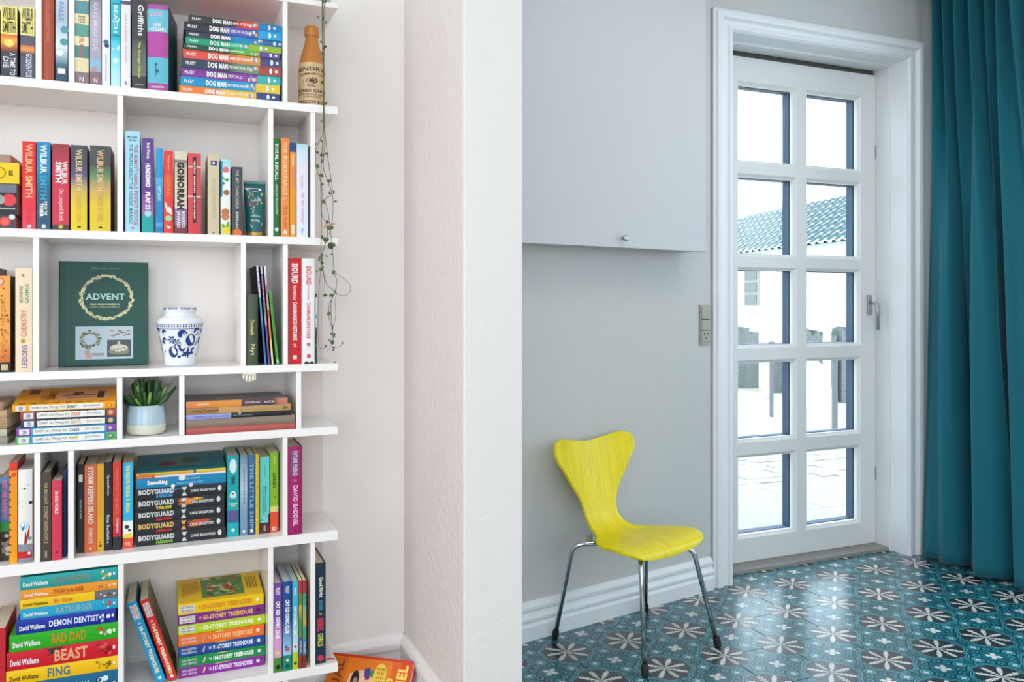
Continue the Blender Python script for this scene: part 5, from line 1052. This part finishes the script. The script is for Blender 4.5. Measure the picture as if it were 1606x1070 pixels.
stand('E', [
 (356.5, 374.5, 715, 842, [(0, '#18a0a6'), (.66, '#1ca6ac'), (.675, '#2c6a94'), (.83, '#18a8b0')], 0, .13, [('JESSICA TOWN', .04, .22, .28, '#e4f4f4'), ('YEAR', .25, .36, .34, '#123c44', {'bold': .04}), ('MY DAY', .46, .56, .3, '#123c44')], [('e', .5, .13, .32, '#d0ecec', 's', .09), ('e', .5, .49, .28, '#e4f0ec', 's', .05), ('r', .3, .7, .61, .63, '#d8c878'), ('r', .12, .88, .585, .605, '#8ad0b4'), ('r', .25, .75, .68, .80, '#7a4a84', 's', 1), ('e', .5, .92, .14, W_)], 'teal paperback with white ovals and a plum patch, right of the black thrillers', {'side': '#158a90'}),
 (377, 388, 714, 840, [(0, '#6c8aa0', 1), (.4, '#b4c6d4', 1), (.7, '#7f9cb4', 1), (1, '#6c8aa8')], 0, .12, [('JOURNEY TO THE RIVER', .18, .62, .3, '#52708a')], [('e', .5, .95, .2, '#e0e8ec')], 'misty grey-blue paperback on the fifth shelf', {}),
 (389.5, 400, 714, 839, [(0, '#3f6f94', 1), (.4, '#2f5f8c', 1), (.8, '#2c547c')], 0, .12, [('THE LITTLE SHIP', .10, .92, .55, '#8fb0cc')], [('r', .3, .7, .93, .97, W_)], 'denim blue paperback with tall pale letters on the fifth shelf', {}),
 (401, 406, 713, 839, '#d8b42c', 0, .12, [], [('sc', 10, .05, .95, ['#f0dc7c', '#b88c1c'], .5)], 'very narrow mustard spine between the denim blue and aqua ones', {}),
 (407.5, 422.5, 717, 837, [(0, '#62c4c0'), (.78, '#6ac8c2'), (.86, '#4a2c30')], 0, .12, [('WENDY', .10, .28, .12, '#2c7c80'), ('MAGGIE', .38, .72, .16, '#2c7c80', {'uc': .6}), ('AND THE BEAST', .38, .74, .14, '#2c7c80', {'uc': .36}), ('HAND', .90, .97, .2, '#e0d4d0')], [('p', [(0, .86), (1, .74), (1, .88), (0, .90)], '#4a2c30'), ('p', [(.05, .82), (.95, .76), (.9, .77), (.1, .85)], '#5a9c74', 's', 1)], 'aqua paperback whose foot is a dark brown wave', {}),
 (424, 436.5, 710, 835, [(0, '#7fae28'), (.66, '#8ab82c'), (.68, '#d8c87c'), (.745, '#e04a30')], 0, .12, [('SIXTEEN', .04, .14, .22, '#c4dc84'), ('GREEN', .25, .44, .42, '#3c5c14', {'bold': .03})], [('e', .5, .56, .12, '#4a6a1c'), ('e', .5, .955, .26, W_), ('e', .5, .955, .16, '#e0603c', 's', None, 1)], 'lime green paperback with a tomato red foot beside the divider', {}),
 (451.5, 474.5, 701, 845, '#a01c62', 1, .14, [('FUTURE FRIEND', .05, .33, .30, '#d8a8c8', {'bold': .05}), ('the', .36, .40, .2, '#d488b4', {'mode': 'h'}), ('DAVID BADDIEL', .44, .90, .34, '#dcb0d0', {'bold': .05, 'uc': .52})], [('r', .24, .78, .045, .34, '#6a5478'), ('e', .5, .955, .07, '#4a1034')], 'thick magenta hardback standing alone at the open end of the fifth shelf', {'side': '#7c1650', 'round': .003}),
], G)

# ------------------------------------------------------------------ BOTTOM SHELF (F)
G = 'books on the bottom shelf'
b = Book('paperback_book', .03, .19, .15, '#c42834', 0); b.text('THE WORLD', .1, .5, .3, W_); r = b.done(); Yq = YB + .01; r.location = (Xp(8.5, Yq) - .03, Yq, SH['F'][0] + .0003); r.location.z = SH['F'][0] + .0003
tag(r, 'red paperback standing at the cut-off end of the bottom shelf', 'book', G)
WL = []
def wall_item(pl, pr, col, title, tcol, ac, lab, hard=1, th_=.60, side=None, mid=(.31, .60), ar_=None, navy='#f0f0f0'):
    rr = random.Random(len(lab)); art = []
    for q in range(8): art.append(('e', rr.uniform(.2, .8), rr.uniform(.80, .93), .09, rr.choice(ac)))
    art.append(('r', .42, .62, .955, .975, W_)); art.append(('e', .5, .92, .14, ac[0], 's', None, 2))
    return (pl, pr, col, hard, .14, [('David Walliams', .03, .28, .34, navy, {'bold': .03, 'uc': .42}), (title, mid[0], mid[1], th_, tcol, {'bold': .03})], art + (ar_ or []), lab, {'side': side, 'round': .0015 if hard else .0006})
WL = [
 wall_item(31.5, 184, '#1f9d9c', "GRANDPA'S GREAT ESCAPE", '#7c8c78', ['#e8e4c8', '#8ab43c', '#d0a848'], 'teal hardback topping the colourful flat stack on the bottom shelf', 1, .5, None, (.32, .72)),
 wall_item(32.5, 184, '#ec9424', 'THE BOY in the DRESS', '#a8501c', ['#e8ccb8', '#c85a6a', '#8a5a30'], 'orange paperback under the teal one in the colourful flat stack', 0, .5, None, (.33, .64)),
 wall_item(31.5, 184, [(0, '#efc21a'), (.76, '#6c6a70')], 'Mr Stink', '#e07a28', ['#4a4a54', '#e8dcc8', '#8a7a90'], 'yellow paperback with a grey end in the colourful flat stack', 0, .5, None, (.34, .54), None, '#5a4a20'),
 wall_item(32, 184, '#1aa0c6', 'RATBURGER', '#8ab0b4', ['#c83440', '#3a8a4a', '#e8d8a8'], 'sky blue paperback in the colourful flat stack', 0, .62, None, (.36, .74)),
 wall_item(25.5, 182, '#16309c', 'DEMON DENTIST', '#dfe6f4', ['#e8e8f4', '#101c5c', '#8a96c8'], 'royal blue hardback with white capitals in the colourful flat stack', 1, .44, None, (.32, .82)),
 wall_item(14.5, 184.5, '#2aa81c', 'BAD DAD', '#c08a1c', ['#e8f0d8', '#1a6a14', '#d8b8c0', '#c83c2c'], 'bright green hardback with golden capitals in the colourful flat stack', 1, .60, None, (.38, .70)),
 wall_item(10.5, 184.5, '#cc1a2c', 'BEAST', '#e8a878', ['#8a1220', '#d85a4c'], 'crimson hardback with peach capitals near the bottom of the colourful stack', 1, .66, None, (.42, .72), [('p', [(.95, .34), (.95, .50), (.7, .44), (.55, .36), (.75, .38)], '#3a2c30')]),
 wall_item(9.5, 185, '#f0c011', 'FING', '#54788c', ['#8a6a14', '#c88a1c'], 'golden yellow hardback second from the bottom of the colourful stack', 1, .66, None, (.36, .56), None, '#5a4418'),
 wall_item(8, 185, '#14648c', 'MIDNIGHT GANG', '#8ac0d8', ['#0c3c58', '#6ab0d0', '#d8e8f0'], 'petrol blue hardback at the bottom of the colourful flat stack', 1, .6, None, (.36, .74))]
# rows measured at photo column 100
zsF = SH['F'][0]; Yw_ = YB + .004
zr = [zp(100, y, Yw_) for y in (899, 919, 933.5, 948, 964.5, 987, 1013, 1041)]
zr = zr + [zr[-1] - .0305, zsF]
if zr[-2] < zsF + .012: zr[-2] = zsF + .018
_zp = zp
ys_ = [HOR - (z - EYE) * FPX / Zopt(100, Yw_) for z in zr]
stack('F', 100, ys_, WL, 'colourful flat stack on the bottom shelf', Yoff=.004)
def lean_book(pb, pt_, yt, yb, t, col, label, num, ex, ar_):
    zs = SH['F'][0]; Y = max(YB + .006, Yfrom(pb, yb, zs)); Y = min(Y, YB + .05); xb = Xp(pb, Y); xt = Xp(pt_, Y); H = zp(pt_, yt, Y) - zs; ang = atan2(xt - xb, H); L = H / cos(ang)
    b = Book('paperback_book', t, L, YW - .016 - Y, col, 0, side=ex.get('side'))
    b.rect(.16, .84, .04, .21, '#e6e0dc'); b.text('ANDY GRIFFITHS', .05, .20, .2, '#8a5a5a', uc=.65); b.text('TERRY DENTON', .05, .20, .2, '#8a5a5a', uc=.35)
    b.text('the', .245, .275, .3, '#f0e8c8', mode='h'); b.text(num, .30, .88, .42, '#f4ecc4', bold=.05); b.rect(.34, .66, .93, .965, W_)
    deco(b, ar_); r = b.done(); r.location = (xb, Y + b.bulge, zs + .0004); r.rotation_euler = (0, ang, 0); tag(r, label, 'book', 'leaning paperbacks on the bottom shelf'); return r
lean_book(246, 199, 948, 1066, .0200, '#1d9bcb', 'light blue paperback leaning furthest over beside the divider', '26-STOREY TREEHOUSE', {'side': '#1a86b0'}, [])
lean_book(265.5, 219.5, 944, 1062, .0185, '#d02a30', 'red paperback leaning on the light blue one', '13-STOREY TREEHOUSE', {'side': '#6c6438'}, [('e', .5, .90, .22, '#f0c040')] + [('e', random.Random(k).uniform(.1, .9), random.Random(k + 50).uniform(.1, .9), .06, random.Random(k).choice(['#8a8c4c', '#4c5c34', '#b09a5c', '#7c3c30']), 'c', .05, k % 3) for k in range(26)])
TH = []
for i, (pl, c, ti, tc_, lab) in enumerate((
 (279, '#f0c414', '39-STOREY TREEHOUSE', '#e08a28', 'yellow paperback with a crowded green picture topping the treehouse stack'),
 (279.5, '#7c2c84', '65-STOREY TREEHOUSE', '#e8b46c', 'plum paperback, second in the treehouse stack'),
 (279.5, '#b4d01c', '52-STOREY TREEHOUSE', '#eef0c8', 'lime paperback, third in the treehouse stack'),
 (280, '#ee7222', '78-STOREY TREEHOUSE', '#f8c088', 'orange paperback in the middle of the treehouse stack'),
 (280, '#1f4a94', '91-STOREY TREEHOUSE', '#dfe6f0', 'royal blue paperback, third from the bottom of the treehouse stack'),
 (280.5, '#1c8a4c', '104-STOREY TREEHOUSE', '#dcf0dc', 'green paperback, second from the bottom of the treehouse stack'),
 (281, '#8a2c94', '117-STOREY TREEHOUSE', '#f0dcf4', 'violet paperback at the bottom of the treehouse stack'))):
    art = [('r', .18, .82, .015, .19, '#e8e4dc')] if i < 3 else []
    tx_ = [('ANDY GRIFFITHS', .03, .20 if i > 2 else .18, .22, '#6a6468' if i < 3 else '#d8d4d8', {'uc': .66}), ('TERRY DENTON', .03, .20 if i > 2 else .18, .22, '#6a6468' if i < 3 else '#d8d4d8', {'uc': .34}), ('THE', .225 if i < 3 else .34, .262 if i < 3 else .372, .26, tc_), (ti, .28 if i < 3 else .39, .86, .46, tc_, {'bold': .05})]
    art += [('r', .38, .66, .91, .945, '#f0f0ec' if i != 1 else '#3a1440')]
    if i > 2: art.append(('p', [(.25, .27), (.75, .29), (.7, .305), (.2, .285)], ('#5ab0d0', '#e8c09c', '#e0c0a8', '#f0dc5c')[i - 3], 's', 1))
    if i > 0: art.append(('p', [(.96, .40), (.90, .45), (.96, .62), (.99, .5)], '#e8d070'))
    if i == 0:
        art += [('r', .12, .97, .28, .78, '#5c8c3c', 'c')]
        for k in range(60):
            q = random.Random(k * 3 + 1); art.append(('e', q.uniform(.16, .93), q.uniform(.31, .75), q.uniform(.02, .05), q.choice(['#d84030', '#e8a880', '#2f6a34', '#8ab05c', '#3f7a40', '#c8d070', '#d08040', '#e8e0c0', '#5a94a8']), 'c', q.uniform(.02, .05), 1 + k % 4))
        for k in range(9): art.append(('ct', ('ANDY', 'TERRY', 'THE 39', 'STOREY')[k % 4], .25 + .02 * k, .85, .06 + k * .022, .075 + k * .022, '#c87c1c'))
        for k in range(4): art.append(('ct', 'SPLENDID STORY', .3, .8, .82 + k * .035, .84 + k * .035, '#6a4a10'))
    TH.append((pl, 415.0 + (i % 3 - 1), c, 0, .14, tx_, art, lab, {'dy': (i * 7 % 5) * .0008}))
TH[0] = TH[0][:1] + (413.5,) + TH[0][2:]; TH[0][8]['tilt'] = .085
stack('F', 347, [939, 957, 973.5, 989, 1006, 1022.5, 1038.5, 1055], TH, 'treehouse paperbacks stacked flat', base_y=1055)
stand('F', [
 (430, 442, 915.5, 1056.5, [(0, '#70489c'), (.4, '#8a60b0', 1), (.62, '#d89ad0', 1), (.8, '#d8a4cc'), (.835, '#4a8c38')], 1, .14, [('PILKEY', .05, .13, .5, W_), ('CAT KID COMIC CLUB', .20, .62, .52, W_, {'bold': .06})], [('e', .5, .78, .3, '#e8c878'), ('e', .5, .94, .32, '#1c2c1c')], 'purple to pink comic hardback with green foot, leftmost of five tall comics', {'pages': 'w', 'round': .001}),
 (444, 457.5, 913, 1054, [(0, '#1f4c94'), (.45, '#2a5ca4', 1), (.7, '#8ab8dc', 1), (.8, '#9cc8e4'), (.825, '#1a8c6c')], 1, .14, [('PILKEY', .05, .13, .42, W_), ('CAT KID COMIC CLUB', .20, .58, .5, W_, {'bold': .06})], [('e', .5, .76, .26, '#b85a7c'), ('e', .35, .73, .16, '#4a5ca0'), ('e', .5, .88, .16, W_), ('e', .5, .95, .26, '#12584a')], 'deep blue comic hardback fading to ice blue with a sea green foot', {'pages': 'w', 'round': .001}),
 (459, 467.5, 913, 1052.5, [(0, '#36b4dc'), (.4, '#5cc4e4', 1), (.75, '#c8e4ec'), (.80, '#b4d028')], 1, .14, [('PILKEY', .07, .16, .42, W_), ('CAT KID COMIC CLUB', .28, .60, .5, W_, {'bold': .06})], [('e', .5, .74, .26, '#c05a4c'), ('e', .5, .93, .3, '#3c5020')], 'cyan comic hardback with a lime foot on the bottom shelf', {'pages': 'w', 'round': .001}),
 (469, 474, 911, 1050, [(0, '#b82c4c'), (.12, '#b82c4c'), (.15, '#3f8c4c'), (.28, '#c8b83c', 1), (.45, '#3c8c5c'), (.65, '#2c5cae'), (.85, '#a03038')], 0, .14, [('JOKES', .68, .82, .5, W_)], [], 'thin multicoloured spine with red head and foot, fourth of five tall comics', {'pages': 'w'}),
 (475.2, 480.4, 911, 1048.5, [(0, '#b02c48'), (.12, '#b82c4c'), (.15, '#3a9c8c'), (.28, '#58b0a0', 1), (.5, '#c8a83c'), (.52, '#3fa08c'), (.68, '#3c88c0'), (.85, '#8c2c34')], 0, .14, [('TALES', .70, .82, .5, W_)], [], 'thin green-blue spine with dark red foot, last of five tall comics', {'pages': 'w'}),
 (494.5, 511, 883.5, 1041, '#1f3348', 1, .165, [('Good Night', .14, .34, .50, '#e4e4d4', {'bold': .04}), ('STORIES', .37, .47, .34, '#3a9cb4', {'bold': .04}), ('for', .49, .52, .3, '#c8b83c', {'mode': 'h'}), ('REBEL', .55, .68, .56, '#cc3c54', {'bold': .05}), ('GIRLS', .70, .83, .52, '#d8dc5c', {'bold': .03})], [('e', .5, .945, .3, '#cc3c54')], 'tall dark navy hardback with colourful title at the open end of the bottom shelf', {'side': '#1c2c3e', 'round': .001, 'fn': None}),
], G)
# its ribbon marker
for o in COL.objects:
    if o.get('label', '').startswith('tall dark navy hardback'):
        mb = MB(); W0 = [(.017, .004, .012), (.024, -.004, .008), (.032, -.007, .009), (.042, -.006, .007), (.047, -.004, .0025)]
        for a, b_ in zip(W0[:-1], W0[1:]): mb.poly([(a[0], a[1], a[2]), (b_[0], b_[1], b_[2]), (b_[0], b_[1], b_[2] + .0035), (a[0], a[1], a[2] + .0035)])
        o2 = mb.build('ribbon_marker', mat('red_ribbon', '#b81c34', .5), o); md = o2.modifiers.new('s', 'SOLIDIFY'); md.thickness = .0004

# ------------------------------------------------------------------ book leaning in the corner on the floor
A_ = Vector((.424, 2.205, .172)); B_ = Vector((.600, 2.072, .172))
ux = (B_ - A_).normalized(); wO = .228; hO = .205
nrm = Vector((ux.y, -ux.x, 0)).normalized()            # horizontal, towards the camera
if nrm.y > 0: nrm = -nrm
vz = (Vector((0, 0, 1)) * .80 - nrm * .60).normalized()   # upwards edge leans back
fr = ux.cross(vz)                                      # out of the cover
if fr.dot(nrm) < 0: fr = -fr
orig = A_ - vz * (A_.z / vz.z) + vz * .004
hO = (A_.z - orig.z) / vz.z
m4 = Matrix((( ux.x, -fr.x, vz.x, orig.x), (ux.y, -fr.y, vz.y, orig.y), (ux.z, -fr.z, vz.z, orig.z), (0, 0, 0, 1)))
ob = empty('hardback_book'); ob.matrix_world = m4; tag(ob, 'orange illustrated hardback leaning in the corner against the baseboard', 'book')
mb = MB(); c_o = lin('#e0601c'); c_r = lin('#c43424'); mb.box(0, wO, -.0025, 0, 0, hO, c_o); mb.box(0, wO, .022, .0245, 0, hO, c_r); mb.box(0, wO, -.0025, .0245, -.0025, 0, c_r)
mb.build('cover', M['cover'], ob, colors=True, bevel=.0005)
mb = MB(); mb.box(.003, wO - .004, 0, .022, 0, hO - .004); mb.build('page_block', M['pagesw'], ob)
ar = MB(); lv = [0]
def oa(pts, col): lv[0] += 1; ar.poly([(u * wO, -.0027 - .00002 * lv[0], hO * (1 - v)) for u, v in pts], lin(col))
oa([(0, 0), (.24, 0), (.22, 1), (0, 1)], '#d8701c'); oa([(.24, 0), (.245, 0), (.225, 1), (.215, 1)], '#a8440c'); oa([(.22, .0), (.76, .0), (.76, 1), (.20, 1)], '#ea7d22'); oa([(.86, 0), (1, 0), (1, 1), (.9, 1)], '#d8481f')
oa([(0, 0), (1, 0), (1, .03), (0, .03)], '#d23a26')
oa([(.27, .22), (.42, .16), (.62, .30), (.60, 1), (.22, 1)], '#f0c49c'); oa([(.36, .50), (.46, .36), (.58, .42), (.60, 1), (.34, 1)], '#f2f0ec')
oa(ell(.345, .29, .050, .115, 14), '#2a2024'); oa(ell(.352, .31, .026, .06, 12), '#b08a78'); oa([(.44, .15), (.50, .13), (.53, .22), (.45, .25)], '#3c4a9c'); oa([(.52, .15), (.56, .16), (.55, .23), (.51, .23)], '#2f8a6c'); oa([(.46, .22), (.5, .19), (.52, .26), (.47, .28)], '#7c2c6c')
oa([(.43, .62), (.47, .56), (.50, .72), (.46, .80)], '#2c3044'); oa([(.49, .60), (.53, .58), (.55, .78), (.50, .82)], '#3aa0b8'); oa([(.56, .58), (.69, .46), (.70, .49), (.57, .63)], '#3a2a30')
oa([(.24, .60), (.33, .56), (.36, .9), (.26, .95)], '#d8b43c'); oa(ell(.63, .22, .078, .155, 20), '#f0ca4a')
ar.build('cover_art', M['ink'], ob, colors=True)
def ot(st, u0, u1, v0, v1, col, bold=.04, up=True):    # letters run upwards (rotated a quarter turn)
    vs, fs, asp = text_geo(st, bold); m_ = MB(); m_.mesh([((u1 + (u0 - u1) * y) * wO, -.0036, hO * (1 - (v1 + (v0 - v1) * x))) for x, y in vs], fs, lin(col)); m_.build('lettering', M['ink'], ob, colors=True)
def oth(st, u0, u1, v0, v1, col):
    vs, fs, asp = text_geo(st, .01); m_ = MB(); m_.mesh([((u0 + (u1 - u0) * x) * wO, -.0037, hO * (1 - (v1 + (v0 - v1) * y))) for x, y in vs], fs, lin(col)); m_.build('lettering', M['ink'], ob, colors=True)
ot('BADDIEL', .835, .955, .06, .74, '#f4d25c', .05); ot('DAVID', .715, .815, .22, .68, '#f4d25c', .05); ot('VIRTUAL', .07, .18, .07, .80, '#8c4410', .03)
for k, w in enumerate(('FROM', 'THE', 'AUTHOR', 'OF THE')): oth(w, .59, .68, .12 + k * .05, .15 + k * .05, '#9a6a14')

# ------------------------------------------------------------------ trailing plant
Yh = YB - .018
pl_ = empty('trailing_plant', (Xp(509, Yh), Yh, 0)); tag(pl_, 'trailing plant with tiny heart-shaped leaves hanging over the end of the bookshelf', 'plant')
o0 = Vector(pl_.location)
def hp(px, py, dy=0): Y = Yh + dy; return Vector((Xp(px, Y), Y, zp(px, py, Y))) - o0
pz = SH['top'][0] + .0003; ctr = Vector((Xp(496, YB + .07), YB + .08, pz)) - o0
mb = MB(); mb.lathe([(0, 0), (.030, 0), (.034, .004), (.042, .065), (.043, .068), (.040, .068), (.039, .055), (0, .055)], 32); mb.v = [tuple(Vector(v) + ctr) for v in mb.v]; mb.build('pot', potb, pl_, smooth=True)
STR = [
 [(509, -30), (508, 8), (507, 60), (508, 120), (508, 180), (508, 240), (507, 262), (513, 282), (519, 298), (522, 315), (521, 345), (516, 368)],
 [(507, -30), (506, 20), (507, 90), (507, 165), (508, 205), (500, 222), (495, 238), (496, 262), (504, 290), (505, 310), (504, 330), (506, 342), (512, 350), (513, 372), (505, 400), (503, 424)],
 [(510, -28), (509, 40), (508, 130), (509, 195), (513, 240), (521, 300), (510, 312), (514, 330), (517, 352), (520, 378), (522, 400), (524, 427), (528, 440), (526, 458), (520, 470), (519, 490), (521, 512), (522, 528), (523, 540)],
 [(506, -26), (505, 30), (506, 100), (507, 200), (503, 275), (504, 355), (503, 400), (506, 420), (512, 445), (524, 458), (518, 474), (515, 492), (518, 506), (522, 516)],
 [(524, 428), (535, 434), (546, 443), (550, 453), (546, 461), (538, 464), (529, 461)],
 [(503, 424), (500, 460), (499, 500), (500, 540), (505, 547), (511, 544)],
 [(521, 545), (527, 545), (534, 543), (537, 538)],
 [(528, 458), (526, 474), (526, 500), (521, 516), (522, 534), (519, 543), (513, 551)],
 [(507, 424), (509, 444), (509, 462)],
]
def cat(pts, n=4):
    out = []
    for i in range(len(pts) - 1):
        p0, p1, p2, p3 = pts[max(i - 1, 0)], pts[i], pts[i + 1], pts[min(i + 2, len(pts) - 1)]
        for k in range(n):
            t = k / n; out.append(.5 * ((2 * p1) + (-p0 + p2) * t + (2 * p0 - 5 * p1 + 4 * p2 - p3) * t * t + (-p0 + 3 * p1 - 3 * p2 + p3) * t ** 3))
    return out + [pts[-1]]
for i, s_ in enumerate(STR):
    P_ = [hp(x, y, .004 * sin(i * 2 + k)) for k, (x, y) in enumerate(s_)]
    if i < 4: P_ = [ctr + Vector((0, -.02, .056)), ctr + Vector((.012, -.045, .07))] + P_
    mb = MB(); mb.tube(cat(P_), .00085 if i < 4 else .0006, 5); mb.build('stem', M['stem'], pl_, smooth=True)
LV = [(506, 2, 4), (511, 2, 4), (499, 27, 4), (507, 29, 3), (511, 35, 5), (504, 66, 4), (509, 74, 6), (505, 84, 5), (507, 93, 4), (506, 129, 5), (511, 162, 5), (504, 190, 5), (508, 187, 4), (504, 221, 5), (495, 226, 4), (498, 239, 5), (505, 243, 6), (512, 241, 5), (505, 253, 5), (498, 261, 6), (504, 275, 7), (516, 284, 6), (505, 289, 6), (523, 301, 6), (517, 303, 4), (507, 316, 6), (526, 316, 4), (513, 348, 5), (505, 372, 6), (511, 376, 8), (518, 386, 9), (523, 384, 7), (503, 405, 7), (505, 412, 6), (501, 408, 5), (503, 423, 7), (506, 420, 5), (497, 426, 3), (520, 399, 3), (512, 402, 3), (523, 427, 6), (526, 458, 5), (510, 463, 6), (520, 463, 6), (516, 492, 6), (521, 514, 5), (524, 526, 6), (520, 524, 4), (521, 537, 6), (517, 534, 4), (511, 543, 5), (523, 545, 4), (523, 549, 4), (537, 538, 4), (525, 568, 3), (505, 400, 5)]
lm = None; rr = random.Random(5)
mbl = MB(); hv = [(0, -.9), (.45, -.72), (.9, -.2), (1.0, .3), (.7, .75), (.3, .85), (0, .6), (-.3, .85), (-.7, .75), (-1.0, .3), (-.9, -.2), (-.45, -.72)]
mbl.v = [(x, -.16 * (1 - abs(x)) - .1, z) for x, z in hv] + [(0, -.35, 0)] + [(x, .12 - .16 * (1 - abs(x)), z) for x, z in hv]; n = len(hv)
for k in range(n): mbl.f.append((k, (k + 1) % n, n)); mbl.f.append((n + 1 + (k + 1) % n, n + 1 + k, k, (k + 1) % n)[::-1])
mbl.f.append(tuple(n + 1 + k for k in range(n))); mbl.c = [(1, 1, 1, 1)] * len(mbl.f)
l0 = mbl.build('leaf', M['leaf'], pl_); l1 = mbl.build('leaf', M['leafd'], pl_)
first = [l0, l1]
for i, (x, y, s_) in enumerate(LV):
    if i < 2: o = first[i]
    else: o = bpy.data.objects.new('leaf', first[i % 3 == 0].data); COL.objects.link(o); o.parent = pl_
    o.location = hp(x, y, rr.uniform(-.006, -.001)); k = s_ * .62 * 1.98 / FPX; o.scale = (k * rr.uniform(.75, 1.1), k, k * rr.uniform(.7, 1.0)); o.rotation_euler = (rr.uniform(-.5, .5), rr.uniform(-pi, pi), rr.uniform(-.9, .9))
for i, (x, y) in enumerate(((512, 350), (517, 354), (522, 351), (510, 355), (519, 358))):
    mb = MB(); mb.tube([hp(x - 3, y + 1), hp(x, y), hp(x + 4, y - 2 + i % 3)], [.001, .0028, .0008], 6); mb.build('dried_flower', M['bloom'], pl_, smooth=True)
mb = MB(); p = hp(517, 358); mb.tube([hp(512, 357), hp(517, 358), hp(523, 357)], [.002, .0058, .003], 7); mb.build('seed_pod', M['leaf'], pl_, smooth=True)
